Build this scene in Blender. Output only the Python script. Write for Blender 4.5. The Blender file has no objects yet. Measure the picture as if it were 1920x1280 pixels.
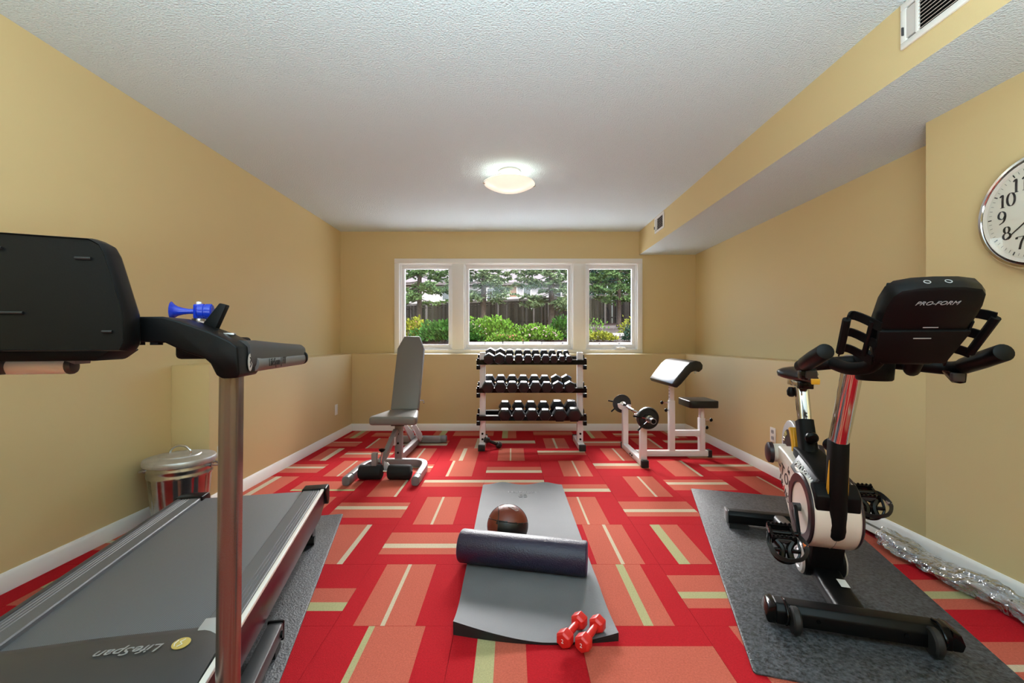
import bpy, bmesh, math, random
from mathutils import Vector, Matrix
random.seed(7)
sc = bpy.context.scene
col = sc.collection
PI = math.pi

# ------------------------------------------------------------------ camera, sky, exposure
cam_d = bpy.data.cameras.new('camera')
cam_d.sensor_width = 36.0
cam_d.lens = 827.0 / 1920.0 * 36.0
cam_d.clip_start = 0.05
cam_d.clip_end = 500
cam = bpy.data.objects.new('camera', cam_d)
cam.location = (0, 0, 1.063)
cam.rotation_euler = (PI / 2, 0, 0)
col.objects.link(cam)
sc.camera = cam

world = bpy.data.worlds.new('world')
sc.world = world
world.use_nodes = True
wn = world.node_tree.nodes
wl = world.node_tree.links
bg = wn['Background']
sky = wn.new('ShaderNodeTexSky')
sky.sky_type = 'NISHITA'
sky.sun_disc = False
sky.sun_elevation = math.radians(48)
sky.sun_rotation = math.radians(150)
sky.air_density = 1.0
sky.dust_density = 3.0
sky.ozone_density = 1.0
wl.new(sky.outputs[0], bg.inputs['Color'])
SKY_STRENGTH = 1.15
bg.inputs['Strength'].default_value = SKY_STRENGTH
LAMP_BOWL = 0.62       # emission of each frosted bowl
LAMP_BULB = 1.3      # watts of the bulbs above each bowl

# bright overcast sun low over the garden, soft edged
sd = bpy.data.lights.new('soft_sun', 'SUN')
sd.energy = 27.0
sd.angle = math.radians(36)
sd.color = (1.0, 0.98, 0.95)
so = bpy.data.objects.new('soft_sun', sd)
so.rotation_euler = (math.radians(-59), 0, 0)
so.location = (0, 20, 14)
col.objects.link(so)

# added fill lamp behind the camera, facing up to brighten the ceiling
fd = bpy.data.lights.new('ceiling_fill', 'AREA')
fd.energy = 195.0
fd.color = (0.77, 0.965, 1.0)
fd.shape = 'DISK'
fd.size = 1.4
fo_ = bpy.data.objects.new('ceiling_fill', fd)
fo_.location = (0.0, -0.5, 1.0)
fo_.rotation_euler = (PI, 0, 0)
col.objects.link(fo_)

sc.view_settings.view_transform = 'Standard'
sc.view_settings.look = 'None'
sc.view_settings.exposure = 0.12
sc.view_settings.gamma = 1.0
sc.view_settings.use_curve_mapping = False
sc.cycles.use_denoising = True
sc.cycles.max_bounces = 10
sc.cycles.diffuse_bounces = 6
sc.cycles.transparent_max_bounces = 16
sc.cycles.sample_clamp_indirect = 6.0
sc.cycles.caustics_reflective = False
sc.cycles.caustics_refractive = False


# ------------------------------------------------------------------ materials
def lin(c):
    out = []
    for v in c[:3]:
        v /= 255.0
        out.append(v / 12.92 if v <= 0.04045 else ((v + 0.055) / 1.055) ** 2.4)
    return (*out, 1.0)


def mat(name, c, rough=0.5, metal=0.0, var=None, bump=None, spec=0.5, coat=0.0, voro=None, objrand=0.0, island=0.0, trans=0.0):
    """Principled material.  var=(scale, amount) mottles the colour, bump=(scale, strength, distance) is noise relief,
    voro=(scale, strength, distance) is cell relief, island varies brightness from piece to piece."""
    m = bpy.data.materials.new(name)
    m.use_nodes = True
    n, l = m.node_tree.nodes, m.node_tree.links
    b = n['Principled BSDF']
    b.inputs['Base Color'].default_value = lin(c)
    b.inputs['Roughness'].default_value = rough
    b.inputs['Metallic'].default_value = metal
    b.inputs['Specular IOR Level'].default_value = spec
    b.inputs['Coat Weight'].default_value = coat
    if trans:
        b.inputs['Transmission Weight'].default_value = trans
    tc = n.new('ShaderNodeTexCoord')
    src = None
    if var:
        no = n.new('ShaderNodeTexNoise')
        no.inputs['Scale'].default_value = var[0]
        no.inputs['Detail'].default_value = 5
        l.new(tc.outputs['Object'], no.inputs['Vector'])
        mr = n.new('ShaderNodeMapRange')
        mr.inputs[1].default_value = 0.3
        mr.inputs[2].default_value = 0.7
        mr.inputs[3].default_value = 1 - var[1]
        mr.inputs[4].default_value = 1 + var[1]
        l.new(no.outputs['Fac'], mr.inputs[0])
        src = mr.outputs[0]
    if island:
        g = n.new('ShaderNodeNewGeometry')
        mr = n.new('ShaderNodeMapRange')
        mr.inputs[3].default_value = 1 - island
        mr.inputs[4].default_value = 1 + island
        l.new(g.outputs['Random Per Island'], mr.inputs[0])
        if src is None:
            src = mr.outputs[0]
        else:
            mu = n.new('ShaderNodeMath')
            mu.operation = 'MULTIPLY'
            l.new(src, mu.inputs[0])
            l.new(mr.outputs[0], mu.inputs[1])
            src = mu.outputs[0]
    if objrand:
        g = n.new('ShaderNodeObjectInfo')
        mr = n.new('ShaderNodeMapRange')
        mr.inputs[3].default_value = 1 - objrand
        mr.inputs[4].default_value = 1 + objrand
        l.new(g.outputs['Random'], mr.inputs[0])
        if src is None:
            src = mr.outputs[0]
        else:
            mu = n.new('ShaderNodeMath')
            mu.operation = 'MULTIPLY'
            l.new(src, mu.inputs[0])
            l.new(mr.outputs[0], mu.inputs[1])
            src = mu.outputs[0]
    if src is not None:
        mx = n.new('ShaderNodeVectorMath')
        mx.operation = 'SCALE'
        mx.inputs[0].default_value = lin(c)[:3]
        l.new(src, mx.inputs['Scale'])
        l.new(mx.outputs[0], b.inputs['Base Color'])
    last = None
    if bump:
        no = n.new('ShaderNodeTexNoise')
        no.inputs['Scale'].default_value = bump[0]
        no.inputs['Detail'].default_value = 4
        l.new(tc.outputs['Object'], no.inputs['Vector'])
        bp = n.new('ShaderNodeBump')
        bp.inputs['Strength'].default_value = bump[1]
        bp.inputs['Distance'].default_value = bump[2]
        l.new(no.outputs['Fac'], bp.inputs['Height'])
        last = bp
    if voro:
        vo = n.new('ShaderNodeTexVoronoi')
        vo.inputs['Scale'].default_value = voro[0]
        l.new(tc.outputs['Object'], vo.inputs['Vector'])
        bp = n.new('ShaderNodeBump')
        bp.inputs['Strength'].default_value = voro[1]
        bp.inputs['Distance'].default_value = voro[2]
        l.new(vo.outputs['Distance'], bp.inputs['Height'])
        if last:
            l.new(last.outputs[0], bp.inputs['Normal'])
        last = bp
    if last:
        l.new(last.outputs[0], b.inputs['Normal'])
    return m


def add_stripes(m, scale, amount):
    """fine moulded lines printed into the base colour"""
    n, l = m.node_tree.nodes, m.node_tree.links
    b = n['Principled BSDF']
    tc = n.new('ShaderNodeTexCoord')
    wv = n.new('ShaderNodeTexWave')
    wv.bands_direction = 'X'
    wv.inputs['Scale'].default_value = scale
    mr = n.new('ShaderNodeMapRange')
    mr.inputs[3].default_value = 1 - amount
    mr.inputs[4].default_value = 1 + amount
    sc_ = n.new('ShaderNodeVectorMath')
    sc_.operation = 'SCALE'
    sc_.inputs[0].default_value = b.inputs['Base Color'].default_value[:3]
    l.new(tc.outputs['Object'], wv.inputs['Vector'])
    l.new(wv.outputs['Fac'], mr.inputs[0])
    l.new(mr.outputs[0], sc_.inputs['Scale'])
    l.new(sc_.outputs[0], b.inputs['Base Color'])


def emit(name, c, s):
    m = bpy.data.materials.new(name)
    m.use_nodes = True
    n = m.node_tree.nodes
    b = n['Principled BSDF']
    b.inputs['Base Color'].default_value = lin((245, 240, 230))
    b.inputs['Roughness'].default_value = 0.3
    b.inputs['Emission Color'].default_value = lin(c)
    b.inputs['Emission Strength'].default_value = s
    return m


def clear(name, tint=(255, 255, 255), rough=0.02, gloss=1.0, bump=None, milk=0.0):
    """Thin clear sheet: straight-through transmission plus a Fresnel mirror layer."""
    m = bpy.data.materials.new(name)
    m.use_nodes = True
    n, l = m.node_tree.nodes, m.node_tree.links
    n.remove(n['Principled BSDF'])
    out = n['Material Output']
    t = n.new('ShaderNodeBsdfTransparent')
    t.inputs[0].default_value = lin(tint)
    g = n.new('ShaderNodeBsdfGlossy')
    g.inputs['Roughness'].default_value = rough
    f = n.new('ShaderNodeFresnel')
    geo = n.new('ShaderNodeNewGeometry')
    io = n.new('ShaderNodeMapRange')
    io.inputs[3].default_value = 1.45
    io.inputs[4].default_value = 1 / 1.45
    l.new(geo.outputs['Backfacing'], io.inputs[0])
    l.new(io.outputs[0], f.inputs[0])
    mu = n.new('ShaderNodeMath')
    mu.operation = 'MULTIPLY'
    mu.use_clamp = True
    mu.inputs[1].default_value = gloss
    l.new(f.outputs[0], mu.inputs[0])
    mx = n.new('ShaderNodeMixShader')
    l.new(mu.outputs[0], mx.inputs[0])
    if milk:
        df = n.new('ShaderNodeBsdfDiffuse')
        df.inputs[0].default_value = lin((240, 243, 246))
        m2 = n.new('ShaderNodeMixShader')
        m2.inputs[0].default_value = milk
        l.new(t.outputs[0], m2.inputs[1])
        l.new(df.outputs[0], m2.inputs[2])
        l.new(m2.outputs[0], mx.inputs[1])
    else:
        l.new(t.outputs[0], mx.inputs[1])
    l.new(g.outputs[0], mx.inputs[2])
    l.new(mx.outputs[0], out.inputs[0])
    if bump:
        tc = n.new('ShaderNodeTexCoord')
        no = n.new('ShaderNodeTexNoise')
        no.inputs['Scale'].default_value = bump[0]
        l.new(tc.outputs['Object'], no.inputs['Vector'])
        bp = n.new('ShaderNodeBump')
        bp.inputs['Strength'].default_value = bump[1]
        bp.inputs['Distance'].default_value = bump[2]
        l.new(no.outputs['Fac'], bp.inputs['Height'])
        l.new(bp.outputs[0], g.inputs['Normal'])
        l.new(bp.outputs[0], f.inputs['Normal'])
    return m


M = dict(
    wall=mat('tan_wall_paint', (215, 193, 143), 0.62, bump=(220, 0.12, 0.002)),
    ceil=mat('white_textured_ceiling', (213, 226, 232), 0.9, bump=(110, 1.0, 0.008)),
    trim=mat('white_trim_paint', (236, 234, 230), 0.35),
    sash=mat('white_window_vinyl', (232, 232, 232), 0.4),
    red=mat('red_carpet', (182, 26, 36), 0.95, var=(160, 0.12), bump=(420, 0.8, 0.006), spec=0.1),
    salmon=mat('salmon_carpet', (194, 98, 80), 0.95, var=(160, 0.12), bump=(420, 0.8, 0.006), spec=0.1),
    beige=mat('beige_carpet', (200, 184, 158), 0.95, var=(160, 0.1), bump=(420, 0.8, 0.006), spec=0.1),
    olive=mat('olive_carpet', (176, 170, 126), 0.95, var=(160, 0.1), bump=(420, 0.8, 0.006), spec=0.1),
    subfloor=mat('dark_subfloor', (60, 20, 20), 0.9),
    black=mat('black_plastic', (10, 10, 11), 0.38, bump=(300, 0.15, 0.001), spec=0.16),
    blackm=mat('matte_black_plastic', (10, 10, 11), 0.55, bump=(500, 0.3, 0.001), spec=0.16),
    blackg=mat('gloss_black_plastic', (11, 11, 12), 0.18, spec=0.25),
    rubber=mat('black_rubber', (24, 24, 25), 0.6, bump=(200, 0.2, 0.001)),
    dgrey=mat('dark_grey_plastic', (58, 58, 60), 0.42, bump=(400, 0.2, 0.001)),
    grey=mat('grey_plastic', (112, 113, 116), 0.4),
    lgrey=mat('light_grey_plastic', (168, 168, 170), 0.35),
    silver=mat('silver_powder_coat', (205, 203, 205), 0.34, metal=0.35),
    whitem=mat('white_powder_coat', (232, 226, 228), 0.3),
    alu=mat('brushed_aluminium', (190, 190, 192), 0.28, metal=1.0),
    chrome=mat('chrome', (215, 215, 217), 0.08, metal=1.0),
    postm=mat('satin_silver_upright', (134, 122, 116), 0.26, metal=0.85),
    galv=mat('galvanised_steel', (186, 184, 182), 0.26, metal=1.0, var=(14, 0.18), bump=(30, 0.25, 0.003)),
    galvlid=mat('dull_galvanised_lid', (190, 190, 190), 0.42, metal=0.7, var=(18, 0.15)),
    belt=mat('treadmill_belt_rubber', (98, 99, 103), 0.55, bump=(900, 0.5, 0.001)),
    rail=mat('ribbed_rail_plastic', (92, 93, 97), 0.5, bump=(600, 0.4, 0.001)),
    maroon=mat('dark_maroon_panel', (52, 26, 38), 0.3),
    yoga=mat('dark_grey_mat_foam', (100, 101, 105), 0.7, var=(5, 0.06), bump=(240, 0.5, 0.002)),
    yogaside=mat('black_mat_edge', (24, 24, 26), 0.7),
    roller=mat('navy_foam', (38, 34, 58), 0.36, bump=(170, 0.55, 0.004)),
    rollerend=mat('blue_foam_end', (54, 54, 112), 0.5, bump=(140, 0.4, 0.003)),
    pad=mat('grey_vinyl', (112, 109, 105), 0.42, bump=(350, 0.25, 0.001)),
    blackpad=mat('black_vinyl', (20, 21, 23), 0.3, bump=(280, 0.3, 0.001)),
    gunmetal=mat('grey_powder_coat', (142, 138, 140), 0.35, metal=0.3),
    foam=mat('black_foam', (14, 13, 14), 0.8, bump=(260, 0.6, 0.002)),
    iron=mat('black_hex_rubber', (26, 28, 32), 0.32, bump=(160, 0.25, 0.001)),
    plate=mat('cast_iron_plate', (30, 29, 29), 0.42, bump=(120, 0.4, 0.002)),
    redvinyl=mat('red_vinyl_dip', (205, 38, 34), 0.38),
    whiteink=mat('white_ink', (225, 225, 225), 0.5),
    greyink=mat('grey_ink', (150, 150, 152), 0.5),
    darkink=mat('dark_ink', (40, 40, 42), 0.5),
    matink=mat('faint_grey_print', (138, 139, 141), 0.7),
    goldink=mat('gold_ink', (196, 172, 96), 0.4),
    ball=mat('brown_leather', (112, 48, 30), 0.4, bump=(260, .15, .001)),
    ballblack=mat('black_leather', (18, 14, 13), 0.4, bump=(260, .15, .001)),
    seam=mat('black_seam', (12, 10, 10), 0.5),
    cream=mat('cream_white_plastic', (226, 218, 208), 0.3),
    yellow=mat('yellow_plastic', (222, 164, 40), 0.35),
    plum=mat('dark_plum_plastic', (44, 30, 36), 0.35),
    blue=mat('blue_plastic', (18, 48, 170), 0.25),
    dial=mat('cream_dial', (226, 222, 208), 0.6),
    orange=mat('orange_print', (220, 110, 50), 0.5),
    glass=clear('window_glass', gloss=0.7),
    clockglass=clear('clock_glass', gloss=1.3),
    plastic=clear('clear_plastic_film', (236, 240, 244), 0.1, 4.5, bump=(26, 1.0, 0.03), milk=.2),
    lamp=emit('lit_frosted_glass', (255, 236, 214), LAMP_BOWL),
    lampbase=mat('white_lamp_pan', (228, 222, 212), 0.4),
    vinylstrip=mat('pale_blue_strip', (150, 165, 180), 0.3),
    bark=mat('spruce_bark', (67, 59, 53), 0.9, var=(9, 0.3), bump=(30, 1.0, 0.05), spec=0.08),
    needle=mat('spruce_needles', (84, 110, 66), 0.7, island=0.45, spec=0.08),
    needle2=mat('grey_green_needles', (96, 114, 80), 0.7, island=0.45, spec=0.08),
    leafa=mat('bright_green_leaves', (72, 107, 32), 0.55, island=0.45, spec=0.08),
    leafb=mat('deep_green_leaves', (39, 74, 26), 0.55, island=0.45, spec=0.08),
    leafc=mat('yellow_green_leaves', (101, 107, 32), 0.55, island=0.35, spec=0.08),
    leafd=mat('blue_green_leaves', (33, 56, 46), 0.55, island=0.45, spec=0.08),
    flower=mat('pink_white_flowers', (135, 113, 113), 0.6, island=0.25),
    flowerr=mat('rust_flowers', (113, 64, 32), 0.6, island=0.3),
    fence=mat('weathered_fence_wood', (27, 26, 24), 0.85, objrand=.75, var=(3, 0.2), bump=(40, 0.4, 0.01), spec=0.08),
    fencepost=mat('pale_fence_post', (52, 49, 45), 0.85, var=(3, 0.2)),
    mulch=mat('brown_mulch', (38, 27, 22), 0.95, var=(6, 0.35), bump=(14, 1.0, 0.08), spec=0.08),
    stone=mat('pale_wall_stone', (130, 128, 125), 0.85, objrand=.12, var=(5, 0.15), bump=(20, 0.7, 0.02), spec=0.08),
    house=mat('white_siding', (157, 153, 151), 0.7, spec=0.08),
    roof=mat('grey_shingle', (96, 91, 91), 0.85, var=(2, 0.1), spec=0.08),
    housewin=mat('dark_house_window', (44, 54, 58), 0.12),
    brownwin=mat('brown_house_blind', (120, 84, 54), 0.5),
    slat=mat('vent_slat_paint', (186, 174, 166), 0.4),
    ventplate=mat('vent_plate', (206, 200, 196), 0.4),
    fascia=mat('dark_fascia', (70, 62, 60), 0.6),
)


add_stripes(M['belt'], 62, .5)


# ------------------------------------------------------------------ mesh builder
class MB:
    def __init__(s):
        s.v, s.f, s.m = [], [], []

    def add(s, vs, fs, mi=0):
        o = len(s.v)
        s.v += [tuple(v) for v in vs]
        s.f += [tuple(i + o for i in f) for f in fs]
        s.m += [mi] * len(fs)
        return s

    def box(s, x0, x1, y0, y1, z0, z1, mi=0, R=None):
        vs = [Vector((x, y, z)) for z in (z0, z1) for y in (y0, y1) for x in (x0, x1)]
        if R is not None:
            vs = [R @ v for v in vs]
        return s.add(vs, [(0, 2, 3, 1), (4, 5, 7, 6), (0, 1, 5, 4), (2, 6, 7, 3), (0, 4, 6, 2), (1, 3, 7, 5)], mi)

    def prism(s, poly, axis, a, b, mi=0, R=None):
        n = len(poly)
        vs = []
        for t in (a, b):
            for p, q in poly:
                v = Vector({'x': (t, p, q), 'y': (p, t, q), 'z': (p, q, t)}[axis])
                vs.append(R @ v if R is not None else v)
        fs = [tuple(range(n - 1, -1, -1)), tuple(range(n, 2 * n))]
        fs += [(i, (i + 1) % n, n + (i + 1) % n, n + i) for i in range(n)]
        return s.add(vs, fs, mi)

    def loft(s, rings, mi=0, caps=True, closed=False):
        n = len(rings[0])
        vs = [p for r in rings for p in r]
        fs = []
        k = len(rings)
        for j in range(k if closed else k - 1):
            j2 = (j + 1) % k
            for i in range(n):
                i2 = (i + 1) % n
                fs.append((j * n + i, j * n + i2, j2 * n + i2, j2 * n + i))
        if caps and not closed:
            fs.append(tuple(range(n - 1, -1, -1)))
            fs.append(tuple((k - 1) * n + i for i in range(n)))
        return s.add(vs, fs, mi)

    def tube(s, pts, r, n=10, mi=0, closed=False, caps=True, section=None, up=None):
        """sweep a circle (radius r or one radius per point) or a given 2-D section along pts"""
        pts = [Vector(p) for p in pts]
        k = len(pts)
        rs = r if isinstance(r, (list, tuple)) else [r] * k
        tang = []
        for i in range(k):
            a = pts[i - 1] if (i > 0 or closed) else pts[i]
            b = pts[(i + 1) % k] if (i < k - 1 or closed) else pts[i]
            t = (b - a)
            tang.append(t.normalized() if t.length > 1e-9 else Vector((0, 0, 1)))
        ref = Vector(up) if up else (Vector((0, 0, 1)) if abs(tang[0].z) < 0.9 else Vector((1, 0, 0)))
        x = ref.cross(tang[0]).normalized()
        rings = []
        for i in range(k):
            t = tang[i]
            if up:
                x = Vector(up).cross(t)
                if x.length < 1e-6:
                    x = Vector((1, 0, 0))
                x.normalize()
            else:
                x = (x - t * x.dot(t))
                x.normalize()
            y = t.cross(x)
            if section:
                rings.append([pts[i] + x * p * rs[i] + y * q * rs[i] for p, q in section])
            else:
                rings.append([pts[i] + x * (math.cos(2 * PI * j / n) * rs[i]) + y * (math.sin(2 * PI * j / n) * rs[i]) for j in range(n)])
        return s.loft(rings, mi, caps, closed)

    def cyl(s, a, b, r, r2=None, n=20, mi=0):
        return s.tube([a, b], [r, r if r2 is None else r2], n, mi)

    def lathe(s, prof, c=(0, 0, 0), n=32, mi=0, R=None, caps=True):
        rings = []
        for r, z in prof:
            ring = [Vector((r * math.cos(2 * PI * j / n), r * math.sin(2 * PI * j / n), z)) for j in range(n)]
            if R is not None:
                ring = [R @ v for v in ring]
            rings.append([v + Vector(c) for v in ring])
        return s.loft(rings, mi, caps)

    def build(s, name, mats, parent=None, bevel=0.0, seg=2, smooth=38, loc=None):
        if not isinstance(mats, (list, tuple)):
            mats = [mats]
        me = bpy.data.meshes.new(name)
        me.from_pydata(s.v, [], s.f)
        for m in mats:
            me.materials.append(m)
        me.polygons.foreach_set('material_index', s.m)
        bm = bmesh.new()
        bm.from_mesh(me)
        bmesh.ops.recalc_face_normals(bm, faces=bm.faces)
        if bevel:
            es = [e for e in bm.edges if len(e.link_faces) == 2 and e.calc_face_angle(0) > math.radians(28)]
            bmesh.ops.bevel(bm, geom=es, offset=bevel, segments=seg, profile=0.5, affect='EDGES', clamp_overlap=True)
        thr = math.radians(smooth)
        for f in bm.faces:
            f.smooth = True
        for e in bm.edges:
            e.smooth = len(e.link_faces) == 2 and e.calc_face_angle(PI) < thr
        bm.to_mesh(me)
        bm.free()
        o = bpy.data.objects.new(name, me)
        col.objects.link(o)
        if parent is not None:
            o.parent = parent
        if loc:
            o.location = loc
        return o


def thing(name, label, cat, loc=(0, 0, 0), rz=0.0, group=None):
    o = bpy.data.objects.new(name, None)
    o.empty_display_size = 0.1
    o.location = loc
    o.rotation_euler = (0, 0, rz)
    o['label'] = label
    o['category'] = cat
    if group:
        o['group'] = group
    col.objects.link(o)
    return o


def tag(o, label, cat, group=None):
    o['label'] = label
    o['category'] = cat
    if group:
        o['group'] = group
    return o


def struct(o):
    o['kind'] = 'structure'
    return o


def dup(root, loc, rz=None, label=None):
    r = root.copy()
    col.objects.link(r)
    r.location = loc
    if rz is not None:
        r.rotation_euler = (0, 0, rz)
    if label:
        r['label'] = label
    for ch in list(root.children):
        c = ch.copy()
        col.objects.link(c)
        c.parent = r
        for g in list(ch.children):
            d = g.copy()
            col.objects.link(d)
            d.parent = c
    return r


def text(name, body, size, mtx, m, parent, shear=0.0, ext=0.0006, align='CENTER', sx=1.0):
    cu = bpy.data.curves.new(name, 'FONT')
    cu.body = body
    cu.size = size
    cu.shear = shear
    cu.extrude = ext
    cu.align_x = align
    cu.align_y = 'CENTER'
    cu.resolution_u = 3
    tmp = bpy.data.objects.new('tmp', cu)
    me = bpy.data.meshes.new_from_object(tmp)
    bpy.data.objects.remove(tmp)
    bpy.data.curves.remove(cu)
    me.name = name
    me.transform(mtx @ Matrix.Diagonal((sx, 1, 1, 1)))
    me.materials.clear()
    me.materials.append(m)
    o = bpy.data.objects.new(name, me)
    col.objects.link(o)
    o.parent = parent
    return o


def frame(origin, xdir, ydir):
    """4x4 whose local x / y are the reading direction / up direction of flat print"""
    x = Vector(xdir).normalized()
    y = Vector(ydir)
    y = (y - x * y.dot(x)).normalized()
    z = x.cross(y)
    m = Matrix((x, y, z)).transposed().to_4x4()
    m.translation = Vector(origin)
    return m


def bez(pts, n=8):
    """Catmull-Rom through pts"""
    P = [Vector(p) for p in pts]
    P = [P[0] * 2 - P[1]] + P + [P[-1] * 2 - P[-2]]
    out = []
    for i in range(1, len(P) - 2):
        for k in range(n):
            t = k / n
            a, b, c, d = P[i - 1], P[i], P[i + 1], P[i + 2]
            out.append(0.5 * ((2 * b) + (c - a) * t + (2 * a - 5 * b + 4 * c - d) * t * t + (3 * b - a - 3 * c + d) * t ** 3))
    out.append(P[-2])
    return out


def rrect(w, h, r, n=4):
    out = []
    for cx, cy, a0 in ((w / 2 - r, h / 2 - r, 0), (-w / 2 + r, h / 2 - r, PI / 2), (-w / 2 + r, -h / 2 + r, PI), (w / 2 - r, -h / 2 + r, 1.5 * PI)):
        for k in range(n + 1):
            a = a0 + PI / 2 * k / n
            out.append((cx + r * math.cos(a), cy + r * math.sin(a)))
    return out


# ================================================================== ROOM
XL, XR, XRN = -2.158, 2.308, 2.07          # left wall, right wall, near right wall / right knee wall
YB, YK = 5.55, 5.264                       # back wall, back knee wall
XLK, ZK = -1.915, 0.913                    # left knee wall face, knee wall height
ZC, ZS, XS = 2.445, 2.155, 1.60            # ceiling, soffit underside, soffit side
YJ, YN = 2.206, -3.6                       # right wall jog, wall behind the camera
YKL = 2.79                                 # end of left knee wall

# carpet tiles ------------------------------------------------------------------------------------------------
fl = MB().box(XL - .1, XR + .1, YN - .1, YB + .1, -0.1, -0.006).build('floor', M['subfloor'])
struct(fl)
T = 0.457
SP = {  # (row, column): orientation, band, stripe, stripe colour
    (0, -6): ('H', 0, .42, 0, .06, 'o'), (0, -4): ('H', .62, .95, .7, .8, 'o'), (0, -3): ('V', .295, .757, .295, .345, 'o'),
    (0, -2): ('V', .195, .57, .195, .335, 'o'), (0, -1): ('H', .24, .8, .66, .76, 'o'), (0, 0): ('V', .235, .75, .5, .55, 'o'),
    (1, -6): ('H', .182, .72, .329, .438, 'o'), (1, -5): ('V', .2, .7, .4, .5, 'o'), (1, -4): ('H', .449, .799, .672, .799, 'o'),
    (1, -3): ('V', .162, .672, .384, .421, 'b'), (1, -2): ('H', .5, .8, .6, .7, 'o'), (1, -1): ('V', .08, .797, .543, .624, 'o'),
    (1, 0): ('H', .217, .76, .507, .613, 'o'), (1, 1): ('V', .3, .8, .4, .5, 'o'), (1, 2): ('H', .30, .78, .5, .62, 'o'),
    (2, -4): ('V', .2, .69, .63, .69, 'b'), (2, -3): ('H', .235, .785, .53, .638, 'b'), (2, -2): ('V', .3, .8, .5, .55, 'b'),
    (2, -1): ('V', .352, .857, .605, .645, 'b'), (2, 0): ('V', .21, .56, .21, .33, 'o'), (2, 1): ('H', .3, .8, .5, .6, 'o'),
    (2, 2): ('V', .2, .75, .4, .45, 'o'),
    (3, -5): ('V', .3, .837, .45, .49, 'b'), (3, -4): ('H', .236, .784, .377, .495, 'b'), (3, -3): ('V', .2, .71, .424, .458, 'b'),
    (3, -2): ('H', .25, .7, .4, .5, 'b'), (3, -1): ('V', .2, .707, .427, .456, 'b'), (3, 0): ('H', .193, .739, .486, .591, 'b'),
    (3, 1): ('V', .4, .85, .6, .64, 'b'), (3, 2): ('H', .2, .7, .4, .5, 'b'),
    (4, -6): ('V', .2, .8, .4, .5, 'b'), (4, -5): ('H', .267, .738, .664, .738, 'o'), (4, -4): ('V', .281, .729, .689, .729, 'b'),
    (4, -3): ('H', .193, .536, .193, .33, 'b'), (4, -2): ('H', .193, .536, .193, .33, 'b'), (4, -1): ('H', .422, .775, .631, .775, 'b'),
    (4, 0): ('V', .365, .88, .612, .65, 'b'), (4, 1): ('H', .182, .706, .316, .436, 'b'), (4, 2): ('V', .28, .72, .67, .7, 'b'),
    (5, -6): ('H', .245, .789, .405, .516, 'b'), (5, -5): ('V', .2, .71, .43, .465, 'b'), (5, -4): ('H', .256, .757, .377, .492, 'b'),
    (5, -3): ('V', .315, .768, .315, .363, 'b'), (5, -2): ('H', .4225, .789, .64, .789, 'b'), (5, -1): ('V', .359, .867, .616, .65, 'b'),
    (5, 0): ('H', .1825, .539, .1825, .363, 'b'), (5, 1): ('V', .285, .77, .715, .77, 'b'), (5, 2): ('H', .227, .69, .27, .4, 'b'),
    (6, -6): ('V', .49, .823, .706, .823, 'b'), (6, -5): ('H', .271, .777, .395, .517, 'b'), (6, -4): ('V', .295, .835, .55, .59, 'b'),
    (6, -3): ('V', .244, .767, .419, .5, 'b'), (6, -2): ('V', .18, .714, .42, .45, 'b'), (6, -1): ('H', .211, .547, .211, .361, 'b'),
    (6, 0): ('V', .372, .87, .63, .67, 'b'), (6, 1): ('H', .3, .7, .4, .5, 'b'), (6, 2): ('H', .55, .85, .65, .75, 'b'),
    (7, -6): ('H', .378, .827, .378, .42, 'b'), (7, -5): ('V', .26, .75, .26, .31, 'b'), (7, -4): ('H', .27, .746, .54, .74, 'b'),
    (7, -3): ('V', .244, .72, .64, .72, 'b'), (7, -2): ('H', .252, .571, .252, .5, 'b'), (7, -1): ('V', .205, .718, .42, .47, 'b'),
    (7, 0): ('H', .27, .757, .36, .49, 'b'), (7, 1): ('V', .295, .76, .7, .76, 'b'), (7, 2): ('H', .184, .539, .25, .45, 'b'),
    (8, -6): ('V', .4, .8, .55, .68, 'o'), (8, -5): ('H', .35, .8, .5, .52, 'b'), (8, -4): ('V', .5, .8, .65, .8, 'o'),
    (8, -3): ('H', .2, .75, .5, .52, 'b'), (8, -2): ('V', .22, .57, .22, .36, 'o'), (8, -1): ('H', .2, .65, .4, .42, 'b'),
    (8, 0): ('V', .37, .76, .37, .47, 'o'), (8, 1): ('H', .4, .8, .5, .6, 'b'), (8, 2): ('V', .3, .7, .4, .5, 'b'),
}


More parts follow.
